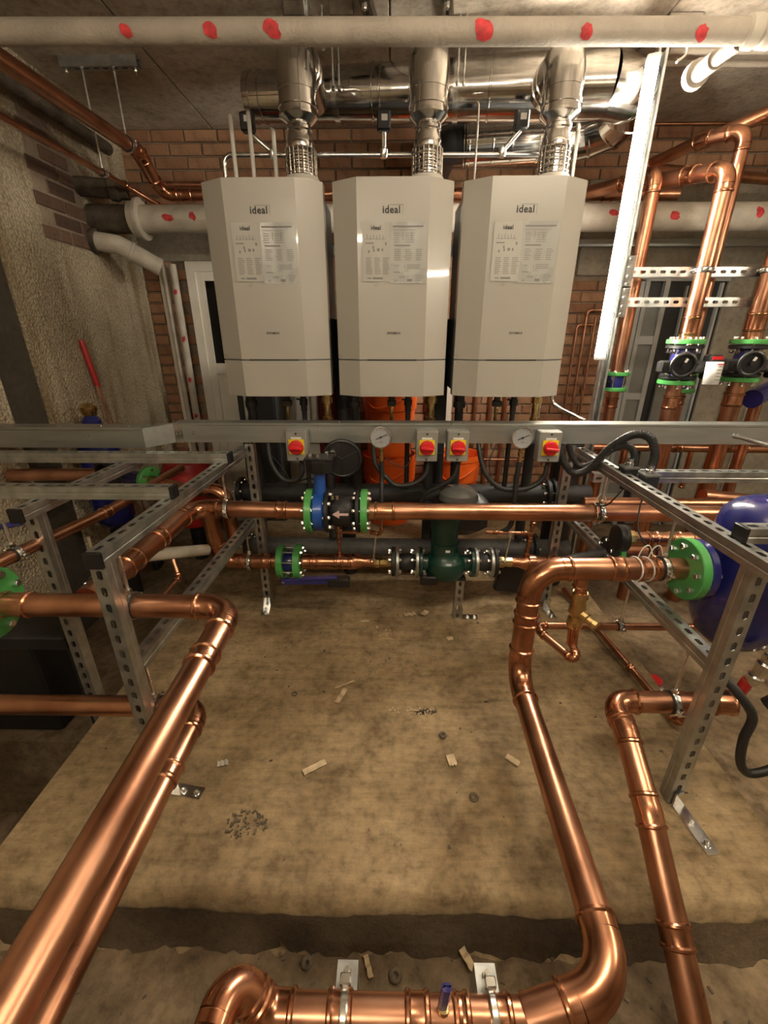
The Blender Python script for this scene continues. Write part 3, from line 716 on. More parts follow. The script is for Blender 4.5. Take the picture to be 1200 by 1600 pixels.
# thin overflow pipe and black sensor boxes above the boilers
pipe('overflow_pipe', 'thin galvanised pipe running above the three boilers', [(-.775, 2.41, 2.005), (-.775, 2.41, 2.183), (.66, 2.41, 2.176)], .0105, .04, m='zinc', mf='zinc', elbows=False)
for i, (x, lean) in enumerate(((-.60, -.06), (-.042, -.002), (.60, -.055))):
    xb = (-.640, -.042, .556)[i]
    lab = ('left of the left flue', 'beside the middle flue', 'leaning beside the right flue')[i]
    root = thing('sensor_box', (xb, 2.38, 2.255), 'small black sensor box with white label ' + lab, 'sensor', 'sensor boxes above the boilers')
    hs = MB().box((xb, 2.38, 2.287), (.06, .045, .07), None, .006).build('housing', 'black_plastic', root)
    MB().box((xb + .003, 2.3565, 2.294), (.026, .002, .022)).build('label_plate', 'label_white', hs)
    e = V((-.545, -.042, .50)[i:i + 1] + (2.41, 2.19)) if False else V(((-.545, -.042, .49)[i], 2.41, 2.188))
    MB().cyl((xb, 2.385, 2.255), e, .011, 12).build('stem', 'zinc', root)
    MB().lathe(e + V((0, 0, -.02)), (0, 0, 1), [(0, .016), (.012, .02), (.03, .02), (.04, .012)], 12).build('tee', 'zinc', root)
for i, (x, y, z1) in enumerate(((-.70, 2.33, 2.29), (-.62, 2.33, 2.30), (-.52, 2.33, 2.24), (.75, 2.31, 2.22), (.80, 2.36, 2.26), (.36, 2.33, 2.33))):
    lab = ('first thin vent tube above the left boiler from the wall', 'second thin vent tube above the left boiler from the wall', 'vent tube close beside the left flue', 'bright vent tube close right of the right flue', 'bright vent tube furthest right above the right boiler', 'thin rod left of the right flue')[i]
    tag(MB().sweep(fillet([(x, y, 1.985), (x, y, z1), (x - (.03 if i != 4 else -.03), y + .1, z1 + .04)], .03, 5), .009 if i < 5 else .005, 10).build('vent_tube', 'cable_white' if i < 3 else 'zinc'), lab, 'tube')
# ------------------------------------------------------------------ high level pipes
wp = pipe('painted_pipe', 'long beige painted pipe with red daubs crossing under the ceiling', [(-1.80, 1.9, 2.358), (2.60, 1.9, 2.3235)], .034, m='pipe_ceiling', mf='pipe_ceiling')
marks(wp, (0, 1.9, 2.3435), (1, 0, -.008), .034, [(-.872, .35, .019, .5), (-.596, .3, .021, .62), (-.395, .25, .027, .72), (.287, .3, .031, .8), (.618, .45, .02, .6), (.985, .5, .02, .62)])
for x in (1.135, 1.19):
    MB().lathe((x, 1.9, 2.3345), (1, 0, 0), [(0, .034), (.006, .042), (.04, .044), (.046, .034)], 28).build('coupling', 'pipe_white', wp)
MB().sweep([(1.14, 1.91, 2.315), (1.15, 2.03, 2.333), (1.16, 2.12, 2.342)], .022, 20).build('tee_branch', 'pipe_ceiling', wp)
MB().sweep([(1.152, 2.05, 2.336), (1.163, 2.17, 2.35)], .030, 20).build('socket', 'pipe_ceiling', wp)
MB().lathe((1.163, 2.165, 2.35), (.1, .95, .1), [(0, .03), (.008, .044), (.04, .046), (.055, .038), (.06, .02)], 18).build('branch_flange', 'pipe_ceiling', wp)
pipe('copper_pipe', 'thick copper pipe high on the left descending to an elbow on the back wall', [(-1.40, .9, 2.30), (-1.40, 2.92, 2.36), (-1.40, 3.12, 2.215), (-.9, 3.12, 2.213), (1.7, 3.12, 2.205)], .033, .07, couplings=[(1, .1, .06), (2, .3, .07), (3, .84, .07), (3, .885, .06)])
pipe('copper_pipe', 'slim copper pipe below the thick one high on the left', [(-1.56, .9, 2.225), (-1.56, 3.02, 2.232), (-1.45, 3.2, 2.17), (-1.0, 3.2, 2.165)], .014, .04)
pipe('copper_pipe', 'copper pipe tucked against the left wall above the thick pipe', [(-1.50, .9, 2.395), (-1.50, 3.0, 2.43), (-1.50, 3.25, 2.30), (-1.0, 3.25, 2.295)], .02, .06, m='copper_dull', mf='copper_dull')
tr = thing('trapeze_hanger', (-1.47, 2.80, 2.70), 'grey channel on the ceiling with two hanging rods at left', 'hanger')
strut(tr, (-1.66, 2.80, 2.659), (-1.27, 2.80, 2.659), (0, 0, -1), 'channel', m='galvanised')
for x, z, r in ((-1.40, 2.355, .033), (-1.56, 2.232, .014)):
    MB().cyl((x, 2.80, z + r), (x, 2.80, 2.659), .005, 10).build('rod', 'steel_rod', tr)
    mb = MB(); hexbolt(mb, (x, 2.80, 2.645), (0, 0, 1), .011, .014); mb.build('nut', 'zinc', tr)
for x in (-1.64, -1.29):
    mb = MB(); hexbolt(mb, (x, 2.80, 2.657), (0, 0, -1), .009, .014); mb.cyl((x, 2.80, 2.66), (x, 2.80, 2.63), .004, 8); mb.build('bolt', 'zinc', tr)
hanger('rubber lined clamp round the thick copper pipe high on the left', (-1.40, 2.80, 2.3565), (0, 1, .03), .033, None)
hanger('small clamp round the slim copper pipe high on the left', (-1.56, 2.80, 2.2313), (0, 1, .003), .014, None)
pipe('cast_iron_pipe', 'dark rusty pipe along the left wall close to the ceiling', [(-1.78, .9, 2.52), (-1.78, 3.3, 2.50)], .035, m='cast_iron', mf='cast_iron')
# soil pipe through the left wall to the right along the back
sp = thing('soil_pipe', (-1.86, 3.10, 2.085), 'white soil pipe with red daubs and dark iron stub behind the boilers', 'pipe')
MB().cyl((-1.86, 3.10, 2.085), (-1.57, 3.10, 2.085), .082, 28, .074).build('iron_stub', 'cast_iron', sp)
MB().lathe((-1.60, 3.10, 2.085), (1, 0, 0), [(0, .08), (.005, .094), (.045, .096), (.05, .112), (.068, .112), (.07, .08)], 32).build('collar', 'pipe_white', sp)
MB().cyl((-1.54, 3.10, 2.085), (3.4, 3.10, 2.085), .074, 32).build('barrel', 'pipe_white', sp)
marks(sp, (0, 3.10, 2.085), (1, 0, 0), .074, [(-1.35, .1, .035, .25), (-1.20, .0, .02, .3), (1.30, -.1, .03, .22), (1.66, .1, .028, .3), (2.15, -.1, .022, .4), (2.62, .2, .03, .3), (-1.05, .2, .03, .3)])
ip = thing('iron_branch', (-1.86, 3.05, 2.235), 'dark iron stub pipe above the soil pipe at the left wall', 'pipe')
MB().cyl((-1.86, 3.02, 2.235), (-1.60, 3.1, 2.232), .05, 24).build('stub', 'cast_iron', ip)
MB().lathe((-1.70, 3.07, 2.234), (1, .3, 0), [(0, .05), (.01, .062), (.05, .062), (.06, .05)], 24).build('collar', 'cast_iron', ip)
we = thing('waste_pipe', (-1.86, 3.04, 1.965), 'short white cranked waste pipe below the soil pipe', 'pipe')
MB().lathe((-1.86, 3.04, 1.965), (1, .1, -.1), [(0, .06), (.03, .06), (.03, .068), (.045, .068), (.045, .055)], 28).build('collar', 'cast_iron', we)
MB().sweep(fillet([(-1.83, 3.043, 1.962), (-1.70, 3.06, 1.945), (-1.52, 3.18, 1.835)], .12, 6), .053, 28).build('barrel', 'pipe_white', we); MB().lathe((-1.523, 3.178, 1.8365), (.18, .12, -.11), [(0, .049), (.0045, .049)], 24).build('hollow_shade', 'ink_black', we)  # black disc paints the dark of the hollow, the barrel end is closed
MB().lathe((-1.655, 3.09, 1.918), (.24, .16, -.145), [(0, .053), (.004, .057), (.02, .057), (.024, .053)], 28, cap=False).build('socket_ring', 'pipe_white', we)
# two white pipes and a boxed strip beside the door
for x, y, r, lab in ((-1.665, 3.53, .020, 'thin white riser pipe nearest the brick strip by the door'), (-1.595, 3.52, .027, 'thicker white riser pipe with red spots by the door frame')):
    rp = pipe('riser_pipe', lab, [(x, y, -.15), (x, y, 1.90)], r, m='pipe_white', mf='pipe_white')
    if r > .025: marks(rp, (x, y, 0), (0, 0, 1), r, [(1.72, .2, .018, .5), (1.40, .3, .02, .5), (1.10, .1, .02, .5), (.82, .2, .02, .5)])
tag(MB().box2((-1.72, 3.55, -.15), (-1.695, 3.61, 1.95)).build('edge_trim', 'white_upvc'), 'narrow white strip between brick strip and riser pipes', 'trim')
# ceiling clutter above the long pipe
cl = thing('hanging_bracket', (-.28, 2.42, 2.70), 'dark bracket with crossed straps hanging above the left flue', 'bracket')
MB().box((-.40, 2.45, 2.675), (.12, .06, .05), None, .004).build('block', 'cast_iron', cl)
MB().box((-.22, 2.45, 2.675), (.10, .06, .05), None, .004).build('block', 'cast_iron', cl)
for s_ in (-1, 1):
    MB().box((-.30, 1.99, 2.42), (.005, .02, .26), Matrix.Rotation(.10 * s_, 3, 'Y')).build('strap', 'galvanised', cl)
MB().box((-.30, 2.2, 2.545), (.02, .44, .006)).build('arm', 'galvanised', cl)
MB().cyl((-.30, 2.42, 2.54), (-.30, 2.42, 2.68), .006, 8).build('rod', 'steel_rod', cl)
for i, (x, lab) in enumerate(((-.13, 'dark slotted hanger rail end above the left flue gap'), (.20, 'dark slotted hanger rail end above the middle flue gap'))):
    t = thing('rail_bracket', (x, 2.40, 2.70), lab, 'bracket')
    strut(t, (x, 2.30, 2.66), (x + .05, 2.62, 2.66), (0, 0, -1), 'channel', m='cast_iron')
    mb = MB(); hexbolt(mb, (x + .01, 2.36, 2.655), (0, 0, -1), .012, .02); mb.build('bolt', 'zinc', t)
cd = thing('conduit_pair', (1.15, 3.0, 2.66), 'pair of beige conduits under the ceiling at top right', 'conduit')
for y, z in ((2.62, 2.62), (2.72, 2.62)): MB().cyl((1.25, y, z), (3.6, y + .05, z), .013, 12).build('conduit', 'pipe_ceiling', cd)
tag(MB().box2((1.18, 2.52, 2.675), (1.32, 3.3, 2.699), .003).build('cable_tray', 'pipe_ceiling'), 'flat beige batten on the ceiling beyond the tube light', 'tray')
tag(MB().cyl((1.1, 3.45, 2.655), (3.8, 3.45, 2.655), .009, 12).build('copper_tube', 'copper'), 'thin bright copper tube along the top of the right brickwork', 'pipe')
tag(MB().cyl((1.30, 1.5, 2.60), (1.12, 2.35, 2.66), .008, 10).build('slanted_conduit', 'cable_white'), 'thin white conduit slanting over the pipe coupling', 'conduit')
hose('lamp_cable', 'white cable looping above the tube light to the pipe flange', [(1.10, 2.40, 2.54), (1.17, 2.42, 2.60), (1.22, 2.4, 2.52), (1.16, 2.35, 2.46)], .004, 'cable_white', 'cable')
# ------------------------------------------------------------------ trunking and support frames
tk = thing('cable_trunking', (0, 2.05, .94), 'long galvanised cable trunking below the boilers', 'trunking')
MB().box2((-1.04, 2.032, .945), (2.3, 2.10, 1.034)).build('body', 'trunking_steel', tk)
for a, b in ((-1.04, .28), (.283, 2.3)): MB().box2((a, 2.027, 1.028), (b, 2.105, 1.040), .0015).build('lid', 'trunking_steel', tk)
MB().prism([(-1.038, 2.032), (-1.038, 2.10), (-1.13, 1.985), (-1.13, 1.915)], .945, 1.034).build('corner_piece', 'trunking_steel', tk)
MB().box2((-1.085, 2.028, .943), (-1.0, 2.033, 1.036)).build('joint_plate', 'zinc', tk)
MB().box2((-1.85, 1.912, .945), (-1.128, 1.985, 1.034)).build('body', 'trunking_steel', tk)
MB().box2((-1.85, 1.905, 1.028), (-1.128, 1.99, 1.040), .0015).build('lid', 'trunking_steel', tk)
scr = MB(); p0 = V((-1.40, 1.911, .985)); scr.lathe(p0, (0, -1, 0), [(0, .004), (.002, .0035), (.003, .001)], 8); s0 = scr.build('rivet', 'zinc', tk)
share(s0, 'rivet', [V(p) - p0 for p in ((-1.375, 1.911, .985), (-1.40, 1.911, 1.0), (-1.375, 1.911, 1.0), (-1.03, 2.027, .985), (-1.01, 2.027, .985), (-.95, 2.031, .985), (-.92, 2.031, .985), (-.95, 2.031, 1.0), (-.36, 2.031, 1.005), (-.34, 2.031, 1.005))], tk)
scr = MB(); p0 = V((-1.52, 1.945, 1.040)); scr.lathe(p0, (0, 0, 1), [(0, .005), (.003, .0045), (.004, .002)], 8); s0 = scr.build('lid_screw', 'zinc', tk)
share(s0, 'lid_screw', [V(p) - p0 for p in ((-1.33, 1.945, 1.04), (-1.2, 1.945, 1.04), (-1.10, 1.99, 1.04), (-1.05, 2.06, 1.04), (-.9, 2.06, 1.04), (-.25, 2.06, 1.04), (-.62, 2.06, 1.04), (.33, 2.06, 1.04))], tk)
# left pipe frame
XL, XR, ZT = -.755, .932, .912
lf = thing('pipe_rack', (XL, .93, 0), 'galvanised slotted strut frame on the left side of the plinth', 'frame', 'strut frames')
strut(lf, (XL, .955, ZT), (XL + .02, 2.09, ZT), (0, 0, 1), 'top_rail'); endcap(lf, (XL, .952, ZT), (0, -1, 0), (0, 0, 1))
strut(lf, (XL, .955, 0), (XL, .955, ZT - .0413), (0, -1, 0), 'post', lips=True)
strut(lf, (XL + .0, 1.0, .535), (XL + .02, 2.10, .535), (0, 0, 1), 'lower_rail')
strut(lf, (-.70, 2.062, 0), (-.70, 2.062, .93), (0, -1, 0), 'back_post')
MB().box((XL + .004, .999, .83), (.003, .05, .1)).box((XL + .004, 1.03, .868), (.003, .10, .004)).build('gusset', 'zinc', lf)
foot(lf, (XL + .022, .975, 0), (1, -.15, 0)); foot(lf, (-.70, 2.04, 0), (.15, -1, 0), .09)
strut(lf, (-1.85, 1.355, ZT + .0413), (-.735, 1.355, ZT + .0413), (0, 0, 1), 'cross_rail'); endcap(lf, (-.738, 1.355, ZT + .0413), (1, 0, 0), (0, 0, 1))
strut(lf, (-1.85, 1.80, ZT + .0413), (-.70, 1.80, ZT + .0413), (0, 0, 1), 'cross_rail'); endcap(lf, (-.703, 1.80, ZT + .0413), (1, 0, 0), (0, 0, 1))
strut(lf, (-1.19, 1.24, ZT), (-1.16, 1.90, ZT), (0, 0, 1), 'side_rail'); endcap(lf, (-1.19, 1.238, ZT), (0, -1, 0), (0, 0, 1))
strut(lf, (-1.205, 1.30, -.15), (-1.205, 1.30, ZT - .0413), (0, -1, 0), 'side_post')
# right pipe frame
rf = thing('pipe_rack', (XR, .97, 0), 'galvanised slotted strut frame on the right side of the plinth', 'frame', 'strut frames')
strut(rf, (XR, .80, ZT), (XR, 2.09, ZT), (0, 0, 1), 'top_rail')
strut(rf, (XR, .955, 0), (XR, .955, ZT - .0413), (0, -1, 0), 'post')
strut(rf, (XR, .99, .565), (XR, 2.10, .565), (0, 0, 1), 'lower_rail')
strut(rf, (.875, 2.062, 0), (.875, 2.062, .93), (0, -1, 0), 'back_post')
foot(rf, (XR + .01, .952, 0), (.12, -1, 0), .15); foot(rf, (.875, 2.04, 0), (.1, -1, 0), .09)
strut(rf, (.935, 1.055, ZT + .0413), (2.2, 1.055, ZT + .0413), (0, 0, 1), 'cross_rail'); endcap(rf, (.938, 1.055, ZT + .0413), (-1, 0, 0), (0, 0, 1))
strut(rf, (.955, 1.70, ZT), (2.3, 1.70, ZT), (0, 0, 1), 'cross_rail')
strut(rf, (.955, 1.95, .80), (1.55, 1.95, .80), (0, -1, 0), 'side_strip')
strut(rf, (2.1, 1.70, -.15), (2.1, 1.70, ZT - .0413), (0, -1, 0), 'side_post')
strut(rf, (2.1, 1.10, -.15), (2.1, 1.10, ZT), (0, -1, 0), 'side_post')
# upright strut and cross rails that hold the tube light and the risers
uf = thing('pipe_rack', (1.145, 2.47, -.15), 'upright galvanised strut beside the tube light with two slotted rails', 'frame')
strut(uf, (1.150, 2.50, -.15), (1.150, 2.50, 2.56), (0, 1, 0), 'upright')
for z in (1.715, 1.58):
    strut(uf, (1.17, 2.445, z), (2.4, 2.445, z), (0, -1, 0), 'cross_rail')
    MB().box((1.175, 2.443, z), (.04, .006, .14)).build('joining_plate', 'zinc', uf)
    for dz in (-.055, -.02, .02, .055):
        mb = MB(); hexbolt(mb, (1.172, 2.44, z + dz), (0, -1, 0), .008, .008); mb.build('bolt', 'zinc', uf)
strut(uf, (2.38, 2.47, -.15), (2.38, 2.47, 2.56), (0, -1, 0), 'upright')
tag(MB().box2((1.2, 3.50, 2.00), (3.3, 3.55, 2.045), .002).build('wall_trunking', 'trunking_steel'), 'thin grey trunking on the beam below the white soil pipe', 'trunking')

# ------------------------------------------------------------------ copper pipework round the plinth
R76, R67, R54 = .038, .0335, .027
MY, MZ = 1.79, .690
pipe('copper_pipe', 'thick copper main turning at upper left and running back to the left frame', [(-.895, 1.06, .70), (-.895, MY, .70), (-.378, MY, MZ)], R76, .085, couplings=[(0, .30, .075), (0, .56, .05), (1, .78, .05)])
pipe('copper_pipe', 'long straight copper main below the trunking from check valve to right', [(-.10, MY, MZ), (2.3, MY, MZ - .004)], R76, couplings=[(0, .03, .09), (0, .425, .05)], tees=[((1.4, MY, MZ), (0, .2, -1), .03, .07)])
pipe('copper_pipe', 'copper main from the left green flange to the elbow over the plinth', [(-1.15, 1.03, .70), (-.455, 1.03, .70), (-.455, .02, .672)], R67, .075, couplings=[(0, .10, .085), (1, .21, .05)], tees=[((-.83, 1.03, .70), (0, 1, 0), .036, .06)])
pipe('copper_pipe', 'lower thinner copper pipe under the big left one', [(-1.6, 1.02, .325), (-.60, 1.02, .325), (-.592, .05, .33)], R54 + .004, .066, couplings=[(1, .235, .055)])
pipe('copper_pipe', 'copper main dropping from the green and blue flange and running to the front', [(1.0, 1.305, .682), (.492, 1.305, .675), (.478, 1.262, .245), (.452, .432, .235), (.27, .402, .19)], R76, .10, couplings=[(0, .24, .055), (0, .44, .05), (1, .44, .05)], tees=[((.665, 1.305, .677), (.0, 0, -1), .022, .075)])
pipe('copper_pipe', 'copper pipe from the right frame turning down over the plinth edge', [(1.10, 1.09, .30), (.735, 1.09, .30), (.735, .99, .285), (.72, .80, .20), (.70, .32, -.16)], R67 + .001, .085, couplings=[(0, .02, .07), (3, .42, .055)], tees=[((1.03, 1.09, .30), (.12, 0, 1), .024, .07)])
bp = pipe('copper_pipe', 'horizontal copper pipe in front of the plinth with a blue lever', [(.27, .402, .19), (-.235, .402, .19), (-.305, .425, .275), (-.325, .24, .27), (-.36, -.15, .24)], .033, .05, couplings=[(0, .10, .045), (0, .42, .05), (0, .72, .05), (0, .25, .035)])
MB().box((.107, .402, .26), (.019, .013, .10), Matrix.Rotation(.05, 3, 'Y'), .004).build('lever', 'lever_blue', bp)
MB().cyl((.107, .402, .215), (.107, .402, .235), .012, 12).build('valve_spindle', 'brass', bp)
for x, lab in ((-.085, 'floor clamp bracket left of the blue lever at the bottom edge'), (.205, 'floor clamp bracket right of the blue lever at the bottom edge')):
    t = thing('floor_bracket', (x, .47, -.15), lab, 'bracket', 'floor brackets')
    strut(t, (x, .445, -.15), (x, .445, .175), (0, -1, 0), 'post'); 
    MB().box((x, .455, .18), (.044, .06, .006)).build('top_plate', 'galvanised', t)
    mb = MB(); hexbolt(mb, (x, .463, .183), (0, 0, 1), .009, .009); mb.cyl((x, .463, .18), (x, .463, .205), .005, 8); mb.build('bolt', 'zinc', t)
    MB().lathe((x - .008, .402, .19), (1, 0, 0), [(0, .034), (0, .039), (.003, .041), (.013, .041), (.016, .039), (.016, .034)], 28, cap=False).build('band', 'zinc', t)
    MB().box((x, .44, .222), (.022, .018, .014), None, .002).build('clamp_lug', 'zinc', t)
# hangers
hz = ZT - .0413
hanger('rod hanger with clamp on the copper main near the left frame corner', (-.745, 1.03, .70), (1, 0, 0), R67, hz)
hanger('rod hanger at the back of the left frame on the long copper main', (-.74, MY, .6965), (1, 0, 0), R76, hz)
hanger('rod hanger at the right frame on the long copper main', (XR, MY, MZ), (1, 0, 0), R76, hz)
hanger('rod hanger on the copper main beside the green and blue flange', (XR, 1.305, .681), (1, 0, 0), R76, hz)
hanger('black lined clamp under the left frame rail on the copper main', (-.895, 1.13, .70), (0, 1, 0), R76, hz)
hanger('rod hanger on the lower pipe at the left frame post', (-.745, 1.02, .325), (1, 0, 0), R54 + .004, .494)
hanger('rod hanger on the copper pipe beside the right frame post', (XR, 1.09, .30), (1, 0, 0), R67 + .001, .524)
hanger('rod hanger on the lower circuit behind the left frame', (-.74, 1.98, .324), (1, 0, 0), R76, .494)
hanger('small rod hanger on the thin drain tube under the right frame', (XR, 1.45, .33), (1, 0, 0), .0145, .524)
# small bore pipework
pipe('sensor_tube', 'thin bent copper tube between the two left copper mains', [(-.80, 1.38, .66), (-.775, 1.35, .60), (-.775, 1.2, .60), (-.80, 1.06, .735)], .0075, .02)
pipe('drain_tube', 'thin copper tube running right below the brass drain valve', [(.675, 1.30, .365), (.675, 1.22, .335), (.60, 1.40, .33), (.60, 1.45, .33), (1.75, 1.45, .33)], .0145, .03)
bv = thing('drain_valve', (.672, 1.305, .36), 'brass drain valve under the copper main on the right', 'valve')
MB().cyl((.668, 1.305, .64), (.672, 1.305, .575), .0215, 18).build('copper_stub', 'copper_fitting', bv)
MB().lathe((.672, 1.305, .585), (0, 0, -1), [(0, .026), (.02, .03), (.025, .022), (.05, .026), (.085, .03), (.10, .022), (.12, .027), (.145, .027), (.15, .018)], 12).build('body', 'brass', bv)
MB().lathe((.675, 1.30, .505), (.55, -.75, -.25), [(0, .02), (.035, .02), (.04, .016), (.06, .016), (.062, .021), (.075, .021), (.08, .012)], 10).build('outlet', 'brass', bv)
MB().cyl((.672, 1.305, .44), (.675, 1.30, .36), .0195, 16).build('copper_tail', 'copper_fitting', bv)
pipe('copper_tube', 'thin copper tube running along the plinth edge under the right frame', [(1.03, 2.2, .03), (1.09, 1.55, .028), (1.12, 1.25, .028), (1.12, 1.22, .12)], .0145, .03)
hose('drain_hose', 'grey flexible hose hanging from the right frame post', [(.975, 1.0, .50), (1.01, .96, .46), (1.06, .95, .39), (1.062, .95, .30), (1.085, .95, .20), (1.13, .95, .155), (1.20, .95, .19), (1.26, .95, .30)], .013, 'black_rubber')
# ------------------------------------------------------------------ upper valve set on the main
X1 = (1, 0, 0)
v1 = thing('butterfly_valve', (-.33, MY, MZ), 'blue butterfly valve with tall neck and green flange on the copper main', 'valve')
gf = flange(v1, (-.378, MY, MZ), X1, .100, .030, 'green_flange')
MB().lathe((-.345, MY, MZ), X1, [(0, .085), (.006, .09), (.044, .09), (.05, .085)], 32).build('body', 'valve_blue', v1)
MB().sweep([(-.315, MY - .01, MZ), (-.305, MY - .04, MZ + .045)], [.036, .03], 20).build('boss', 'valve_blue', v1)
MB().cyl((-.317, MY, MZ + .07), (-.312, MY, .885), .028, 20, .024).build('neck', 'valve_blue', v1)
MB().lathe((-.31, MY, .87), (0, 0, 1), [(0, .035), (.008, .058), (.045, .062), (.06, .062), (.064, .055)], 8, ph=.39).build('gearbox', 'black_plastic', v1)
MB().box((-.31, MY, .938), (.12, .09, .010), None, .003).build('cover_plate', 'cast_black', v1)
for dx, dy in ((-.035, -.02), (.0, -.028), (.03, .02)):
    mb = MB(); hexbolt(mb, (-.31 + dx, MY + dy, .943), (0, 0, 1), .008, .014); mb.build('bolt', 'zinc', v1)
MB().lathe((-.262, MY + .06, .935), (0, 1, 0), [(0, .018), (.03, .018)], 14).build('shaft', 'zinc', v1)
hw = MB().torus((-.225, MY + .12, .90), (0, 1, 0), .082, .010, 32, 8)
for i in range(3):
    q = i * 2.094 + .5; hw.cyl((-.225, MY + .12, .90), (-.225 + .08 * math.cos(q), MY + .12, .90 + .08 * math.sin(q)), .009, 8)
hw.lathe((-.225, MY + .112, .90), (0, 1, 0), [(0, .078), (.01, .078)], 28)
hw.build('handwheel', 'black_plastic', v1)
bolts(gf, (-.348, MY, MZ), X1, .078, 8, .010, .009, .036)
v2 = thing('check_valve', (-.22, MY, MZ), 'black check valve with pink arrow and green flange on the copper main', 'valve')
flange(v2, (-.293, MY, MZ), X1, .098, .018, 'cast_black')
vb = MB().lathe((-.278, MY, MZ), X1, [(0, .05), (.012, .062), (.03, .072), (.09, .072), (.115, .062), (.125, .05)], 32).build('body', 'cast_black', v2)
flange(v2, (-.157, MY, MZ), X1, .098, .018, 'cast_black')
gf = flange(v2, (-.134, MY, MZ), X1, .100, .030, 'green_flange')
mb = MB(); ya = MY - .0745
mb.add([(-.255, ya, MZ + .012), (-.225, ya, MZ + .030), (-.225, ya, MZ + .017), (-.185, ya, MZ + .017), (-.185, ya, MZ + .007), (-.225, ya, MZ + .007), (-.225, ya, MZ - .006)] , [(0, 6, 2, 1), (2, 6, 5), (2, 5, 4, 3)])
mb.v += [V((p.x, p.y + .012, p.z)) for p in mb.v[:7]]; mb.f += [(i, (i + 1) % 7, 7 + (i + 1) % 7, 7 + i) for i in range(7)]
mb.build('arrow', 'arrow_pink', vb)
bolts(gf, (-.104, MY, MZ), X1, .078, 8, .010, .012, .055); bolts(v2, (-.275, MY, MZ), X1, .078, 8, .010, .012, .02, ph=.8)
MB().box((-.255, MY - .03, MZ + .078), (.012, .02, .02)).box((-.235, MY - .03, MZ + .078), (.012, .02, .02)).build('cast_mark', 'zinc', vb)
# ------------------------------------------------------------------ lower circuit with pump
LY, LZ = 1.98, .324
pipe('copper_pipe', 'copper pipe on the lower circuit entering the twin green flanges from left', [(-.895, 1.92, .66), (-.895, LY, LZ), (-.585, LY, LZ)], R76, .085, couplings=[(1, .80, .055)])
v3 = thing('lever_valve', (-.52, LY, LZ), 'flanged valve with long dark blue lever and twin green flanges', 'valve')
flange(v3, (-.588, LY, LZ), X1, .085, .032, 'green_flange'); gf = flange(v3, (-.500, LY, LZ), X1, .092, .034, 'green_flange')
MB().lathe((-.556, LY, LZ), X1, [(0, .05), (.02, .056), (.036, .056), (.056, .05)], 28).build('body', 'tank_blue', v3)
bolts(gf, (-.466, LY, LZ), X1, .072, 8, .009, .014, .10)
MB().cyl((-.528, LY - .03, LZ - .04), (-.528, LY - .09, LZ - .055), .018, 14).build('spindle', 'zinc', v3)
MB().box((-.39, LY - .10, .265), (.34, .016, .034), Matrix.Rotation(-.03, 3, 'Y'), .005).build('lever', 'lever_blue', v3)
MB().box((-.36, LY - .10, .285), (.18, .03, .012), Matrix.Rotation(-.06, 3, 'Y'), .004).build('trigger', 'lever_blue', v3)
MB().box((-.262, LY - .095, .262), (.11, .05, .05), None, .006).build('lock_box', 'black_plastic', v3)
MB().cyl((-.545, LY - .112, .262), (-.545, LY - .105, .262), .007, 10).build('lever_bolt', 'zinc', v3)
pipe('copper_pipe', 'copper section between the twin green flanges and the pump strainer', [(-.466, LY, LZ), (-.20, LY, LZ + .002)], R76, couplings=[(0, .12, .06), (0, .50, .11), (0, .88, .05)])
rd = thing('reducer', (-.20, LY, LZ), 'copper reducer and brass union left of the pump', 'fitting')
MB().lathe((-.205, LY, LZ + .002), X1, [(0, .041), (.02, .042), (.028, .038), (.065, .026), (.10, .0255), (.105, .03), (.115, .03), (.12, .0255)], 28).build('cone', 'copper_fitting', rd)
MB().lathe((-.09, LY, LZ + .002), X1, [(0, .027), (.01, .032), (.03, .032), (.035, .027), (.055, .03), (.075, .026), (.09, .024)], 8).build('union', 'brass', rd)
pipe('gauge_tube', 'thin copper riser with side branch above the lower copper section', [(-.265, LY, LZ + .03), (-.265, LY - .01, .555)], .0085, couplings=[(0, .08, .03), (0, .5, .03), (0, .75, .02)])
pipe('gauge_tube', 'thin copper branch looping up in front of the check valve flange to the gauge', [(-.265, LY - .01, .50), (-.09, LY - .02, .505), (-.045, 1.93, .505), (-.045, 1.93, .62)], .0085, .03)
pipe('gauge_tube', 'thin copper riser from the reducer right of the pump', [(.70, LY, LZ + .02), (.715, LY - .01, .62)], .011, couplings=[(0, .1, .04), (0, .45, .03), (0, .75, .03)])
pipe('gauge_tube', 'thin horizontal copper tube with clip right of the pump', [(.715, LY - .01, .50), (.48, LY - .01, .505)], .0085, couplings=[(0, .2, .03), (0, .8, .025)])
pipe('gauge_tube', 'thin horizontal copper tube behind the long main right of the pump', [(.72, 2.12, .545), (.43, 2.12, .545)], .011, couplings=[(0, .3, .04), (0, .75, .04)])
for x, z0, z1, lab in ((-.09, LZ + .04, .50, 'short threaded stay between reducer and gauge branch'), (.585, LZ + .03, .50, 'short threaded stay right of the pump flange')):
    t = thing('pipe_stay', (x, 1.94, z0), lab, 'stay')
    MB().cyl((x, 1.955, z0 - .02), (x + .015, 1.95, z1), .0045, 8).build('rod', 'steel_rod', t)
    for z in (z0 - .015, z1): 
        mb = MB(); hexbolt(mb, (x + (.015 if z == z1 else 0), 1.953, z), (0, 0, 1), .009, .012); mb.torus((x + (.015 if z == z1 else 0), 1.957, z - .006), (0, 1, .2), .013, .004, 14, 6); mb.build('clip', 'zinc', t)
pm = thing('pump', (.285, LY, LZ), 'dark green inline pump with black motor on the lower circuit', 'pump')
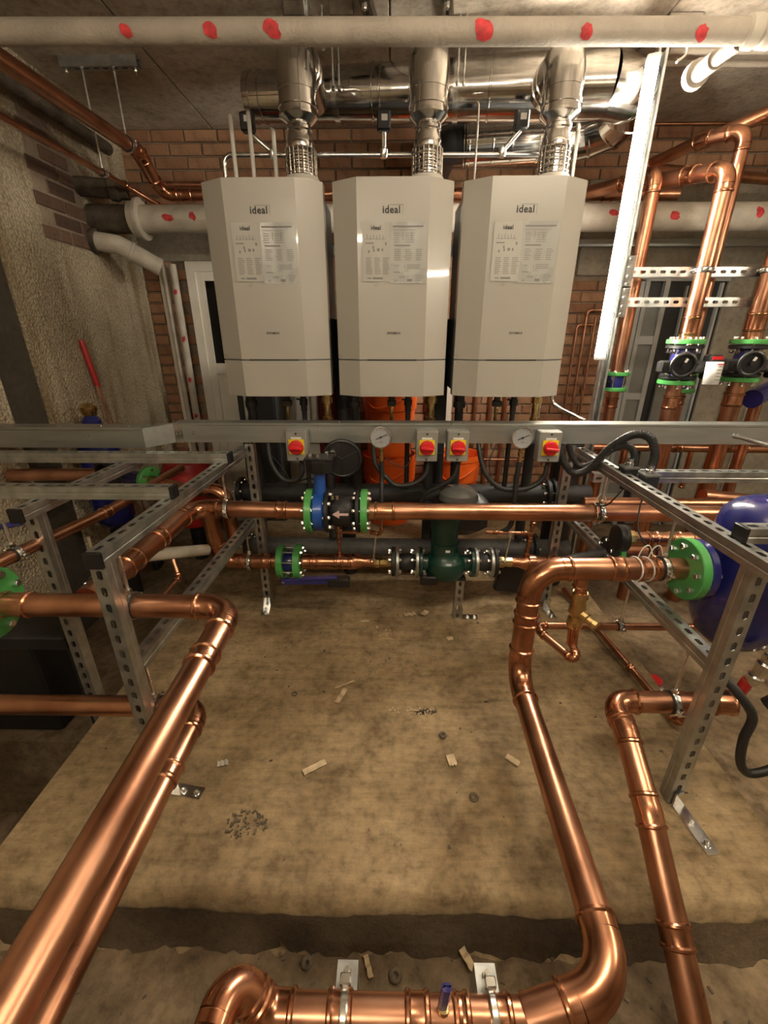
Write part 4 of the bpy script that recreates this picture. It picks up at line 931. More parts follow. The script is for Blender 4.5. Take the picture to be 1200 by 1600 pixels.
for x, m_ in ((.005, 'cast_black'), (.026, 'galvanised'), (.128, 'galvanised'), (.148, 'pump_green'), (.412, 'pump_green'), (.432, 'galvanised'), (.512, 'galvanised'), (.532, 'cast_black')):
    flange(pm, (x, LY, LZ + .004), X1, .078, .018, m_)
for x in (.044, .450):
    MB().lathe((x, LY, LZ + .004), X1, [(0, .036), (.02, .046), (.045, .048), (.065, .046), (.084, .036)], 24).build('rubber_bellows', 'black_rubber', pm)
bolts(pm, (.166, LY, LZ + .004), X1, .062, 6, .009, .012, .05); bolts(pm, (.044, LY, LZ + .004), X1, .062, 6, .009, .012, .045); bolts(pm, (.450, LY, LZ + .004), X1, .062, 6, .009, .012, .045); bolts(pm, (.55, LY, LZ + .004), X1, .062, 6, .009, .012, .045)
MB().lathe((.285, LY, .245), (0, 0, 1), [(0, .05), (.01, .085), (.03, .10), (.075, .105), (.11, .10), (.13, .078), (.15, .072)], 36).build('volute', 'pump_green', pm)
MB().cyl((.16, LY, LZ), (.42, LY, LZ), .045, 24).build('pump_throat', 'pump_green', pm)
ln = MB().lathe((.275, LY, .39), (0, 0, 1), [(0, .07), (.05, .068), (.052, .074), (.06, .074), (.062, .066), (.12, .068), (.19, .078), (.21, .078)], 32).build('lantern', 'pump_green', pm)
MB().box((.285, LY - .0705, .425), (.022, .004, .012)).build('rating_plate', 'label_white', ln)
MB().box((.352, LY + .06, .585), (.275, .17, .22), None, .045).build('motor', 'black_plastic', pm)
MB().lathe((.335, LY + .03, .675), (0, 0, 1), [(0, .10), (.03, .095), (.05, .07), (.06, .035), (.063, .01)], 28).build('motor_cowl', 'clear_grey', pm)
MB().box((.195, LY - .06, .262), (.085, .06, .05), None, .006).build('drain_block', 'black_plastic', pm)
for dx in (-.02, .02):
    mb = MB(); hexbolt(mb, (.195 + dx, LY - .06, .287), (0, 0, 1), .009, .012); mb.build('bolt', 'zinc', pm)
pl_ = thing('pump_stand', (.365, 1.955, 0), 'short strut post with foot plate under the pump', 'stand')
strut(pl_, (.362, 1.94, 0), (.366, 1.94, .245), (0, -1, 0), 'post'); MB().box((.366, 1.955, .250), (.05, .05, .014), None, .002).build('head_cap', 'cap_black', pl_)
foot(pl_, (.385, 1.955, 0), (1, -.05, 0), .09)
rd = thing('reducer', (.58, LY, LZ), 'brass union and copper reducer right of the pump', 'fitting')
MB().lathe((.552, LY, LZ + .006), X1, [(0, .024), (.015, .03), (.035, .03), (.04, .024), (.06, .026), (.08, .026)], 8).build('union', 'brass', rd)
MB().lathe((.63, LY, LZ + .006), X1, [(0, .0255), (.03, .027), (.055, .036), (.075, .041), (.12, .041)], 28).build('cone', 'copper_fitting', rd)
MB().torus((.712, LY, LZ + .006), X1, .041, .005, 28, 8).build('bead', 'copper_fitting', rd)
pipe('copper_pipe', 'copper pipe on the lower circuit from pump reducer to the green flange right', [(.75, LY, LZ + .006), (1.02, LY, LZ + .006), (1.4, LY, LZ + .02)], R76 * .9, .02, couplings=[(0, .3, .05)])
tag(MB().box((.66, 2.08, .20), (.14, .05, .22), Matrix.Rotation(.12, 3, 'Y'), .01).build('black_box', 'black_plastic'), 'tilted black box under the reducer right of the pump', 'box')
# ------------------------------------------------------------------ insulated headers behind
for z, lab, m_, x1 in ((.598, 'upper black insulated header pipe with end flanges behind the frame', 'black_foam', .86), (.255, 'lower dark grey insulated header pipe behind the pump', 'grey_foam', .80)):
    t = thing('header_pipe', (-.86, 2.29, z), lab, 'pipe')
    MB().cyl((-.84, 2.29, z), (x1 + .25, 2.29, z), .053, 32).build('insulated_pipe', m_, t)
    for x in (-.86, x1, x1 + .035): flange(t, (x, 2.29, z), X1, .088, .022, 'cast_black')
    bolts(t, (x1 + .057, 2.29, z), X1, .07, 8, .009, .01, .07); bolts(t, (-.838, 2.29, z), X1, .07, 8, .009, .01, .03)
t = thing('insulated_riser', (.985, 2.36, 0), 'thick black insulated column behind the right frame', 'pipe')
MB().cyl((.985, 2.36, 0), (.985, 2.36, .93), .078, 32).build('insulated_pipe', 'black_foam', t)
MB().lathe((.985, 2.36, .93), (0, 0, 1), [(0, .078), (.01, .07), (.012, .02)], 32).build('end_cap', 'black_plastic', t)
for x, lab in ((-.262, 'black insulated drop between the left and middle boilers'), (.262, 'black insulated drop between the middle and right boilers')):
    t = thing('insulated_riser', (x, 2.46, .26), lab, 'pipe')
    MB().cyl((x, 2.44, -.0), (x, 2.44, 1.5), .043, 24).build('insulated_pipe', 'black_foam', t)
    MB().torus((x, 2.44, .80), (0, 0, 1), .043, .005, 24, 6).build('cable_tie', 'black_plastic', t)
# ------------------------------------------------------------------ isolators and gauges on the trunking
def isolator(cx, label, rot, w_=.10):
    t = thing('isolator_switch', (cx, 2.02, .875), label, 'switch', 'red and yellow isolator switches')
    MB().box2((cx - w_ / 2, 1.962, .872), (cx + w_ / 2, 2.028, 1.016), .004).build('enclosure', 'switch_grey', t)
    MB().box2((cx - .036, 1.957, .905), (cx + .036, 1.963, .977), .002).build('yellow_plate', 'yellow_plate', t)
    MB().box2((cx - .024, 1.959, .978), (cx + .024, 1.9625, .987), .0005).build('name_strip', 'label_white', t)
    dl = MB().lathe((cx, 1.957, .941), (0, -1, 0), [(0, .034), (.012, .034), (.018, .030), (.020, .024)], 28).build('dial', 'red_knob', t)
    MB().box((cx, 1.930, .941), (.062, .022, .014), Matrix.Rotation(rot, 3, 'Y'), .004).build('knob_grip', 'red_knob', dl)
    for z in (.884, 1.003): MB().cyl((cx, 1.9625, z), (cx, 1.9605, z), .005, 10).build('screw', 'ink_black', t)
    MB().lathe((cx + .012, 1.995, .873), (0, 0, -1), [(0, .014), (.012, .014), (.014, .010), (.03, .010)], 12).build('cable_gland', 'black_plastic', t)
    return t
isolator(-.443, 'grey isolator switch with red knob left of the blue valve neck', .08)
isolator(.165, 'grey isolator switch with red knob right of the left pressure gauge', .12)
isolator(.309, 'grey isolator switch with red knob second of the close pair', .1)
isolator(.734, 'grey isolator switch with red knob right of the right pressure gauge', .1)
def gauge(cx, label):
    t = thing('pressure_gauge', (cx, 1.99, .88), label, 'gauge', 'pressure gauges')
    c = V((cx, 1.985, .988)); d = V((0, -1, 0))
    MB().lathe(c, d, [(0, .045), (.018, .050), (.024, .052), (.030, .051), (.031, .046), (.026, .045)], 36, cap=False).build('bezel', 'zinc', t)
    dl = MB().lathe(c, d, [(0, .045), (.0255, .0455)], 36).build('dial', 'gauge_face', t)
    yf = c.y - .0262; mb = MB()
    for i in range(11):
        q = math.radians(225 - 27 * i); a = .033 if i % 5 else .030
        p = V((cx + .0405 * math.cos(q), yf, c.z + .0405 * math.sin(q))); p2 = V((cx + a * math.cos(q), yf, c.z + a * math.sin(q))); mb.cyl(p, p2, .0008, 6)
    mb.build('tick_marks', 'print_ink', dl)
    R = Matrix.Rotation(-.42, 3, 'Y')
    MB().box((cx + .004, yf - .0015, c.z + .002), (.056, .001, .0032), R).cyl((cx, yf, c.z), (cx, yf - .003, c.z), .005, 12).build('needle', 'ink_black', dl)
    text_mesh('unit_print', 'bar', .009, (cx + .004, yf - .0006, c.z - .02), 'print_ink', dl)
    MB().lathe((cx + .004, 1.975, .94), (0, 0, -1), [(0, .010), (.02, .010), (.02, .013), (.038, .013), (.038, .008), (.05, .008), (.05, .011), (.066, .011), (.066, .007), (.08, .007)], 8).build('stem', 'brass', t)
    return t
gauge(-.050, 'round pressure gauge on the trunking below the middle boiler')
gauge(.602, 'round pressure gauge on the trunking below the right boiler')
# hoses and conduits
hose('gauge_hose', 'black hose hanging from the left gauge to the copper branch', [(-.046, 1.975, .87), (-.045, 1.972, .78), (-.046, 1.94, .70), (-.045, 1.93, .61)], .0105)
hose('gauge_hose', 'black hose hanging from the right gauge behind the long main', [(.605, 1.975, .87), (.602, 1.975, .78), (.60, 1.96, .68), (.60, 1.97, .55), (.56, 1.98, .50)], .0125)
hose('flexible_conduit', 'black conduit looping below the left isolator', [(-.431, 1.995, .85), (-.435, 1.99, .80), (-.475, 1.99, .765), (-.535, 2.0, .775), (-.585, 2.02, .85), (-.60, 2.05, .945)], .0125)
hose('flexible_conduit', 'black conduit looping from the pair of isolators under the left gauge', [(.177, 1.995, .85), (.165, 1.99, .80), (.11, 1.99, .755), (.03, 1.99, .745), (-.02, 1.99, .78), (-.075, 2.0, .85), (-.09, 2.04, .945)], .0115)
hose('flexible_conduit', 'black conduit from the second of the paired isolators down to the pump motor', [(.321, 1.995, .85), (.30, 1.99, .79), (.24, 2.0, .74), (.17, 2.02, .69), (.15, 2.03, .62), (.165, 2.0, .575), (.20, 1.99, .60)], .0115)
hose('flexible_conduit', 'black conduit looping left from the right isolator', [(.746, 1.995, .85), (.735, 1.99, .79), (.69, 1.99, .745), (.62, 1.99, .725), (.53, 1.99, .735), (.46, 2.0, .80), (.43, 2.02, .88), (.42, 2.05, .945)], .0115)
hose('flexible_conduit', 'ribbed black conduit arching over the right frame rail, outer one', [(.80, 2.02, .94), (.815, 1.98, .87), (.85, 1.93, .83), (.89, 1.87, .87), (.925, 1.80, .98), (.965, 1.72, 1.055), (1.0, 1.66, 1.055), (1.008, 1.62, 1.0), (.985, 1.585, .945)], .016, ribs=1)
hose('flexible_conduit', 'ribbed black conduit arching over the right frame rail, inner one', [(.845, 2.03, .94), (.86, 2.0, .89), (.885, 1.94, .86), (.91, 1.87, .90), (.935, 1.80, .975), (.962, 1.75, 1.005), (.98, 1.71, .985), (.975, 1.685, .935)], .014, ribs=1)
for i, (x, y) in enumerate(((.958, 1.685), (.985, 1.585))):
    t = thing('junction_box', (x, y, .86), ('small dark junction box on the right frame rail, further back', 'small dark junction box with two lugs on the right frame rail, nearer')[i], 'box', 'junction boxes')
    MB().box((x, y, .895), (.055, .055, .07), None, .004).build('housing', 'cast_black', t); MB().box((x, y - .001, .932), (.062, .06, .012), None, .003).build('lid', 'grey_foam', t)
    MB().lathe((x, y, .938), (0, 0, 1), [(0, .017), (.014, .017), (.016, .013), (.03, .013)], 12).build('gland', 'zinc', t)
    MB().lathe((x - .005, y, .86), (0, 0, -1), [(0, .012), (.02, .012), (.024, .006)], 10).build('lower_gland', 'black_plastic', t)
    MB().box((x + .03, y, .885), (.012, .035, .04), None, .003).build('side_lug', 'grey_foam', t)
hose('sensor_cable', 'thin black cable from the nearer junction box to the copper main', [(.98, 1.585, .835), (.965, 1.56, .79), (.94, 1.5, .74), (.95, 1.44, .70), (.935, 1.35, .73)], .003, cat='cable')
hose('sensor_cable', 'thin black cable from the further junction box to the long main', [(.953, 1.685, .835), (.935, 1.70, .79), (.93, 1.74, .745), (.90, 1.77, .73)], .003, cat='cable')
hose('sensor_cable', 'thin black cable below the left gauge', [(.09, 2.0, .945), (.095, 1.99, .88), (.06, 1.98, .84), (.01, 1.98, .855), (-.03, 1.98, .89)], .0025, cat='cable')
hose('sensor_cable', 'thin black cable hanging left of the blue valve', [(-.60, 2.03, .90), (-.53, 2.0, .83), (-.50, 2.0, .76), (-.53, 2.0, .715), (-.60, 2.03, .70)], .0025, cat='cable')
hose('sensor_cable', 'thin black cable between left isolator and blue valve gearbox', [(-.56, 2.01, .75), (-.47, 1.99, .76), (-.40, 1.95, .79), (-.35, 1.85, .82)], .0035, cat='cable')
hose('sensor_cable', 'thin black cable hanging below the right gauge', [(.50, 2.02, .945), (.47, 2.0, .87), (.48, 2.0, .80), (.49, 2.0, .74)], .003, cat='cable')
for i, (x, lab) in enumerate(((.905, 'pale cable tie on the long main at the right frame'), (.84, 'pale cable tie on the copper main left of the big flange'), (.875, 'second pale cable tie on the copper main by the big flange'))):
    y, z = ((MY, MZ), (1.305, .68), (1.305, .68))[i]
    mb = MB().torus((x, y, z), (1, .1 * i, 0), R76 + .003, .003, 28, 6)
    mb.sweep(spline([(x, y, z + R76), (x + .01, y, z + R76 + .04), (x + .03, y, z + R76 + .05), (x + .05, y, z + R76 + .01)], 5), .002, 6)
    tag(mb.build('cable_tie', 'cable_white'), lab, 'cable tie')
# ------------------------------------------------------------------ right: blue separator tank
t = thing('separator_tank', (1.235, 1.305, -.15), 'dark blue separator tank with green flange at the right edge', 'tank')
MB().lathe((1.235, 1.305, .36), (0, 0, 1), [(0, .02), (.01, .05), (.04, .085), (.07, .115), (.12, .135), (.17, .14), (.46, .14), (.52, .13), (.555, .10), (.575, .06), (.58, .02)], 40).build('vessel', 'tank_blue', t)
MB().cyl((1.06, 1.305, .682), (1.16, 1.305, .682), .045, 28).build('inlet_neck', 'tank_blue', t)
flange(t, (1.032, 1.305, .682), X1, .104, .026, 'tank_blue'); gf = flange(t, (1.0, 1.305, .682), X1, .106, .030, 'green_flange')
bolts(gf, (1.0, 1.305, .682), (-1, 0, 0), .080, 8, .011, .012, -.06 * -1, ph=.2)
MB().lathe((1.235, 1.305, .93), (0, 0, 1), [(0, .04), (.02, .028), (.05, .028), (.05, .034), (.10, .034), (.105, .028), (.2, .028)], 20).build('air_head', 'tank_blue', t)
MB().cyl((1.235, 1.305, .37), (1.225, 1.30, -.15), .021, 16).build('drain_leg', 'copper_fitting', t)
MB().lathe((1.30, 1.22, .26), (.15, -.1, 1), [(0, .016), (.02, .026), (.04, .026), (.045, .02), (.08, .026), (.10, .026), (.105, .018), (.12, .022), (.14, .022), (.145, .012)], 10).build('drain_cock', 'zinc', t)
MB().cyl((1.295, 1.225, .27), (1.28, 1.24, .14), .02, 14).build('red_grip', 'red_paint', t)
hose('capped_hose_end', 'black bulb ended hose at the right edge beside the lower pipe', [(1.22, 1.06, .315), (1.25, 1.05, .36), (1.30, 1.05, .38)], .03, 'black_plastic')
pipe('copper_pipe', 'copper branch behind the right frame from black coupling toward the tank', [(.99, 1.60, .655), (1.25, 1.60, .655), (1.6, 1.55, .60)], .026, .04, couplings=[(0, .3, .05), (0, .65, .05)], tees=[((1.08, 1.60, .655), (0, -.3, -1), .02, .08)])
t = thing('hose_coupling', (.93, 1.62, .655), 'black ribbed coupling with brass end under the long main', 'fitting')
MB().lathe((.915, 1.60, .655), X1, [(0, .045), (.006, .055), (.018, .055), (.02, .048), (.03, .055), (.042, .055), (.045, .04)], 28).build('ring', 'black_plastic', t)
MB().lathe((.96, 1.60, .655), X1, [(0, .03), (.01, .034), (.03, .034), (.035, .027), (.05, .027)], 8).build('union', 'brass', t)
t = thing('flanged_joint', (1.0, 1.75, .50), 'green flanged joint half hidden behind the right frame', 'fitting')
flange(t, (.955, 1.66, .555), X1, .075, .022, 'green_flange'); flange(t, (.925, 1.66, .555), X1, .073, .022, 'cast_black')
MB().cyl((.98, 1.66, .555), (1.5, 1.66, .555), .03, 24).build('tube', 'copper', t); MB().cyl((.72, 1.66, .50), (.925, 1.66, .555), .025, 16).build('tail', 'black_foam', t)
bolts(t, (.977, 1.66, .555), X1, .06, 6, .009, .01, .05)
pipe('copper_pipe', 'copper manifold with branches behind the right end of the trunking', [(1.02, 2.58, .80), (2.6, 2.58, .785)], .024, couplings=[(0, .2, .05), (0, .45, .05), (0, .7, .05)], tees=[((1.42, 2.58, .80), (0, 0, -1), .02, .2), ((1.62, 2.58, .80), (0, 0, -1), .018, .25), ((1.82, 2.58, .79), (0, 0, -1), .014, .25), ((2.12, 2.58, .79), (0, 0, -1), .026, .3)])
pipe('copper_pipe', 'copper pipe low behind the blue tank with elbow', [(1.6, 2.1, .66), (2.2, 2.1, .60), (2.2, 1.8, .60)], .034, .06)
pipe('copper_pipe', 'second long copper main running behind the first at right', [(.95, 2.0, .655), (2.6, 2.0, .65)], .03, m='copper')
MBc = tag(MB().cyl((1.43, 1.80, 1.036), (1.325, 1.50, 1.065), .0085, 12).cyl((1.428, 1.795, 1.0365), (1.42, 1.765, 1.039), .011, 12).build('steel_conduit', 'zinc'), 'thin steel conduit rising out of the trunking at right edge', 'conduit')
# ------------------------------------------------------------------ right: risers with valves
def riser_valve(x, y, z0, z1, label, tagged=False):
    t = thing('gate_valve', (x, y, z0), label, 'valve', 'gearbox valves on the risers')
    for z in (z0, z1 - .022): MB().lathe((x, y, z), (0, 0, 1), [(0, .085), (.003, .088), (.019, .088), (.022, .085)], 32).build('flange', 'green_flange', t)
    for z in (z0 + .026, z1 - .046): MB().lathe((x, y, z), (0, 0, 1), [(0, .078), (.004, .085), (.016, .085), (.02, .078)], 32).build('flange', 'cast_black', t)
    MB().lathe((x, y, z0 + .04), (0, 0, 1), [(0, .045), (.03, .05), ((z1 - z0) / 2 - .04, .055), (z1 - z0 - .11, .05), (z1 - z0 - .08, .045)], 28).build('body', 'lever_blue', t)
    bolts(t, (x, y, z1), (0, 0, 1), .07, 8, .009, .012, .055); bolts(t, (x, y, z0 + .046), (0, 0, 1), .07, 8, .009, .012, .055)
    zc = (z0 + z1) / 2
    MB().cyl((x, y - .05, zc), (x, y - .11, zc), .022, 16).build('stem', 'cast_black', t)
    MB().box((x + .03, y - .08, zc - .02), (.14, .06, .06), None, .01).build('gear_arm', 'cast_black', t)
    gb_ = MB().box((x + .105, y - .08, zc - .02), (.06, .065, .12), None, .006).build('gearbox', 'black_plastic', t)
    MB().box((x + .105, y - .114, zc + .025), (.05, .002, .016)).build('label_plate', 'red_knob' if tagged else 'label_white', gb_)
    mb = MB().lathe((x + .105, y - .112, zc - .035), (0, -1, 0), [(0, .022), (.008, .022), (.01, .012), (.02, .012)], 14); mb.build('gear_cap', 'zinc', gb_)
    MB().box((x - .10, y - .05, zc - .02), (.08, .05, .06), None, .008).build('actuator', 'cast_black', t)
    mb = MB().torus((x - .085, y - .16, zc - .005), (.2, 1, .1), .052, .008, 28, 8); mb.lathe((x - .085, y - .155, zc - .005), (.2, 1, .1), [(0, .05), (.006, .05)], 24); mb.cyl((x - .05, y - .05, zc), (x - .085, y - .17, zc - .005), .012, 10)
    hw_ = mb.build('handwheel', 'black_plastic', t)
    MB().box((x - .08, y - .168, zc + .015), (.012, .003, .02), Matrix.Rotation(.5, 3, 'Y')).build('handwheel_mark', 'label_white', hw_)
    return t
R89 = .036
riser_valve(1.505, 2.39, 1.185, 1.405, 'gearbox valve with black handwheel and white hanging tag on the riser', True)
riser_valve(1.83, 2.39, 1.20, 1.405, 'gearbox valve with black handwheel near the right edge', False)
tgm = thing('hanging_tag', (1.575, 2.22, 1.21), 'white paper tag rolled round the valve body', 'tag')
MB().lathe((1.57, 2.225, 1.20), (.0, .05, 1), [(0, .034), (.105, .036)], 18, cap=False).build('paper', 'label_white', tgm, solid=.001)
mb = MB()
for k in range(5): mb.box((1.575, 2.1895, 1.225 + k * .015), (.03, .001, .003))
q_ = mb.build('printed_lines', 'print_ink', tgm); q_['kind'] = 'stuff'
MB().box((1.572, 2.189, 1.295), (.034, .001, .005)).build('red_line', 'red_knob', tgm)
pipe('copper_riser', 'thick copper riser above the tagged valve, bent toward the wall', [(1.505, 2.39, 1.405), (1.505, 2.39, 2.11), (1.46, 2.60, 2.15), (1.25, 3.05, 2.205)], R89, .065, couplings=[(0, .09, .09)])
pipe('copper_riser', 'thick copper riser below the tagged valve', [(1.505, 2.39, -.15), (1.505, 2.39, 1.185)], R89, couplings=[(0, .93, .07)])
pipe('copper_riser', 'taller copper riser behind the tagged one with its own elbow', [(1.650, 2.56, -.15), (1.650, 2.56, 2.31), (1.55, 2.72, 2.33), (1.46, 3.12, 2.33), (2.4, 3.3, 2.32)], .03, .06, couplings=[(0, .5, .05)])
pipe('copper_riser', 'copper riser beside the upright strut with elbow at its top', [(1.30, 2.62, -.15), (1.30, 2.62, 2.17), (1.27, 2.85, 2.19), (1.12, 3.12, 2.205)], .033, .065, couplings=[(0, .585, .06), (0, .52, .06)])
pipe('copper_riser', 'copper riser above the valve at the right edge', [(1.83, 2.39, 1.405), (1.83, 2.39, 2.20), (1.95, 2.6, 2.24)], .04, .06, couplings=[(0, .1, .09)])
pipe('copper_riser', 'copper riser below the valve at the right edge', [(1.83, 2.39, -.15), (1.83, 2.39, 1.20)], .042, couplings=[(0, .93, .07)])
pipe('copper_pipe', 'copper pipe entering the top right corner toward the risers', [(1.62, 2.9, 2.36), (1.92, 2.75, 2.47), (2.3, 2.5, 2.52)], .034, .05)
for x, y, z, r, lab in ((1.30, 2.62, 1.125, .033, 'green flanged joint on the riser beside the upright strut'), (1.650, 2.56, 1.125, .03, 'green flanged joint on the riser behind the tagged valve')):
    t = thing('flanged_joint', (x, y, z), lab, 'fitting', 'flanged joints on the risers')
    for dz in (0, .085): MB().lathe((x, y, z + dz), (0, 0, 1), [(0, .068), (.003, .07), (.017, .07), (.02, .068)], 28).build('flange', 'green_flange', t)
    MB().lathe((x, y, z + .02), (0, 0, 1), [(0, .05), (.03, .055), (.065, .05)], 24).build('body', 'tank_blue', t)
    bolts(t, (x, y, z + .105), (0, 0, 1), .056, 6, .008, .01, .10)
    MB().cyl((x - .05, y - .02, z + .05), (x - .11, y - .04, z + .05), .02, 12).build('spindle', 'black_plastic', t)
for x, y, r, lab in ((1.505, 2.39, R89, 'clamp on the slotted rail round the tagged riser'), (1.83, 2.39, .04, 'clamp on the slotted rail round the right edge riser')):
    hanger(lab, (x, y, 1.715), (0, 0, 1), r, None, name='pipe_clamp')
t = thing('blue_valve', (2.12, 2.6, 1.16), 'dark blue valve body at the right edge', 'valve')
MB().cyl((1.98, 2.45, 1.10), (2.2, 2.6, 1.14), .05, 20).build('body', 'tank_blue', t); MB().cyl((2.05, 2.5, -.15), (2.05, 2.5, 1.08), .03, 16).build('tube', 'copper', t)
# thin copper services on the brick strip right of the boilers
for i, (x, z0, z1, r, lab) in enumerate(((1.40, .3, 1.50, .009, 'thin copper service pipe on the brick nearest the right boiler'), (1.46, .3, 1.60, .011, 'thin copper service pipe with tee on the brick strip'), (1.53, .3, 1.55, .009, 'third thin copper service pipe on the brick strip'), (1.66, .3, 1.45, .012, 'thin copper service pipe left of the grey doors'), (1.20, .0, 1.3, .012, 'copper drop behind the right side of the right boiler'), (.80, .0, 1.7, .014, 'copper drop behind the right boiler, rightmost of its trio'), (.68, .0, 1.7, .014, 'copper drop behind the right boiler, middle of its trio'), (.92, .0, 1.7, .011, 'copper drop behind the right boiler, leftmost of its trio'))):
    xx = {5: .92, 6: .80, 7: .68}.get(i, x)
    pipe('service_pipe', lab, [(xx, 3.56, z0), (xx, 3.56, z1)] + ([(xx + .12, 3.56, z1)] if i in (0, 1) else []), r, .03, couplings=[(0, .6, .03)], m='copper_dull', mf='copper_dull')
pipe('service_pipe', 'thin copper pipe crossing the brick wall low behind the right boiler', [(.55, 3.52, .46), (1.35, 3.52, .46)], .011, couplings=[(0, .3, .03)], m='copper')
hose('steel_conduit', 'bent steel conduit right below the right boiler', [(.83, 2.3, 1.16), (.835, 2.3, 1.11), (.86, 2.28, 1.08), (.92, 2.2, 1.05), (.945, 2.13, 1.036)], .010, 'zinc', 'conduit')
# ------------------------------------------------------------------ background below the boilers
def tub(c, r0, r1, h, label):
    t = thing('plastic_tub', c, label, 'tub', 'orange tubs')
    MB().lathe(c, (0, 0, 1), [(0, r0), (.01, r0 + .004), (h * .62, r0 + (r1 - r0) * .62), (h * .63, r1 - .002), (h * .66, r1), (h * .92, r1 + .004), (h * .93, r1 + .012), (h, r1 + .012), (h, r1), (h * .5, r1 - .015)], 36, cap=False).lathe(c, (0, 0, 1), [(0.0, r0), (.006, r0)], 36).build('wall', 'orange_plastic', t)
    x, y, z = c
    MB().sweep(spline([(x - r1, y - .03, z + h * .86), (x - r1 * .6, y - r1 * .85, z + h * .68), (x, y - r1 - .02, z + h * .72), (x + r1 * .6, y - r1 * .85, z + h * .82), (x + r1, y - .03, z + h * .86)], 6), .006, 8).build('bail_handle', 'orange_plastic', t)
    return t
tub((-.014, 3.34, 0), .17, .205, .56, 'orange plastic tub with bail handle, bottom of the stack'); tub((-.014, 3.34, .56), .17, .205, .56, 'orange plastic tub on top of the other tub')
tub((.53, 3.36, 0), .15, .175, .56, 'single orange tub behind the paired isolators')
t = thing('expansion_vessel', (-.45, 3.25, 0), 'tall maroon cylinder between the left and middle boilers', 'vessel')
MB().lathe((-.45, 3.25, 0), (0, 0, 1), [(0, .08), (.03, .10), (1.30, .10), (1.35, .08), (1.38, .03)], 32).build('cylinder', 'maroon_paint', t); MB().torus((-.45, 3.25, .5), (0, 0, 1), .10, .006, 32, 6).build('weld_seam', 'maroon_paint', t)
t = thing('black_cylinder', (-.30, 3.12, 0), 'black insulated cylinder behind the left gauge', 'vessel')
MB().lathe((-.30, 3.12, 0), (0, 0, 1), [(0, .07), (1.27, .07), (1.31, .05), (1.32, .02)], 28).build('cylinder', 'black_foam', t); MB().torus((-.30, 3.12, .72), (0, 0, 1), .07, .004, 28, 6).build('strap', 'black_plastic', t)
t = thing('black_cabinet', (-1.0, 3.38, 0), 'black cabinet with cables behind the left boiler', 'cabinet')
MB().box2((-1.15, 3.25, 0), (-.86, 3.52, 1.25), .008).build('body', 'door_dark', t); MB().box2((-1.13, 3.242, .08), (-.88, 3.25, 1.20), .003).build('door', 'black_plastic', t); MB().box2((-.91, 3.23, .7), (-.90, 3.242, .82)).build('handle', 'zinc', t)
t = thing('white_board', (.40, 3.53, 0), 'upright white board leaning behind the right boiler', 'board')
MB().box((.40, 3.53, .575), (.16, .02, 1.14), Matrix.Rotation(.06, 3, 'X'), .003).build('sheet', 'white_upvc', t); MB().box((.40, 3.50, 1.0), (.14, .01, .02), Matrix.Rotation(.06, 3, 'X')).build('edge_strip', 'wood_pale', t)
t = thing('red_vessel', (-1.47, 2.9, -.15), 'squat red vessel behind the left trunking', 'vessel')
MB().lathe((-1.45, 2.9, .12), (0, 0, 1), [(0, .06), (.03, .14), (.10, .17), (.42, .17), (.49, .14), (.53, .05)], 32).build('shell', 'red_paint', t); MB().cyl((-1.45, 2.9, .12), (-1.45, 2.9, -.15), .05, 16).build('base', 'cast_black', t)
t = thing('blue_filter_tank', (-1.69, 2.40, -.15), 'dark blue tall tank behind the left cross rails', 'tank')
MB().lathe((-1.69, 2.40, .32), (0, 0, 1), [(0, .03), (.03, .08), (.08, .11), (.50, .11), (.56, .09), (.57, .05), (.66, .05), (.69, .03)], 32).build('vessel', 'tank_blue', t)
MB().lathe((-1.69, 2.40, 1.005), (0, 0, 1), [(0, .03), (.03, .045), (.05, .045), (.07, .02)], 14).build('brass_head', 'brass', t)
MB().cyl((-1.69, 2.40, .34), (-1.69, 2.40, -.15), .05, 16).build('base', 'cast_black', t)
t = thing('flanged_joint', (-1.25, 2.10, .72), 'green flange with black body behind the left frame rail', 'fitting')
flange(t, (-1.275, 2.12, .72), (1, -.3, 0), .075, .025, 'green_flange'); MB().cyl((-1.48, 2.18, .72), (-1.28, 2.12, .72), .045, 20).build('neck', 'tank_blue', t); MB().cyl((-1.25, 2.11, .72), (-1.05, 2.05, .70), .03, 20).build('tube', 'copper', t)
bolts(t, (-1.25, 2.113, .72), (1, -.3, 0), .058, 6, .008, .01, .03)
pipe('copper_pipe', 'short copper elbow dropping behind the left frame back post', [(-1.05, 2.05, .70), (-.84, 2.02, .70), (-.82, 2.02, .40)], .034, .06)
t = thing('flanged_joint', (-1.15, 1.03, .70), 'large green flange at the left edge of the picture', 'fitting')
gf = flange(t, (-1.182, 1.03, .70), X1, .108, .032, 'green_flange'); bolts(gf, (-1.15, 1.03, .70), X1, .085, 8, .012, .014, .05, ph=.25)
MB().cyl((-1.3, 1.03, .70), (-1.182, 1.03, .70), .06, 24).build('neck', 'tank_blue', t)
for i in range(3):
    pass
t = thing('tank_stand', (-1.24, 1.34, -.15), 'black tank stand with foot plate at the left edge', 'stand')
MB().box2((-1.84, 1.30, .30), (-1.24, 1.50, .36), .006).build('shelf', 'cast_black', t); MB().box2((-1.26, 1.32, -.15), (-1.22, 1.36, .40), .003).build('post', 'cast_black', t); MB().box2((-1.80, 1.32, -.15), (-1.40, 1.48, .30), .01).build('shade_block', 'cap_black', t)  # the black block under the shelf stands in for shadow there
foot(t, (-1.22, 1.34, -.15), (1, 0, 0), .045)
pipe('copper_pipe', 'slim copper pipe slanting behind the left frame with clamp', [(-1.25, 1.10, .76), (-1.18, 1.62, .745), (-1.18, 2.3, .735)], .022, .05)
hanger('small clamp on the slim slanting copper pipe at left', (-1.233, 1.23, .7565), (.13, 1, -.03), .022, ZT - .0413)
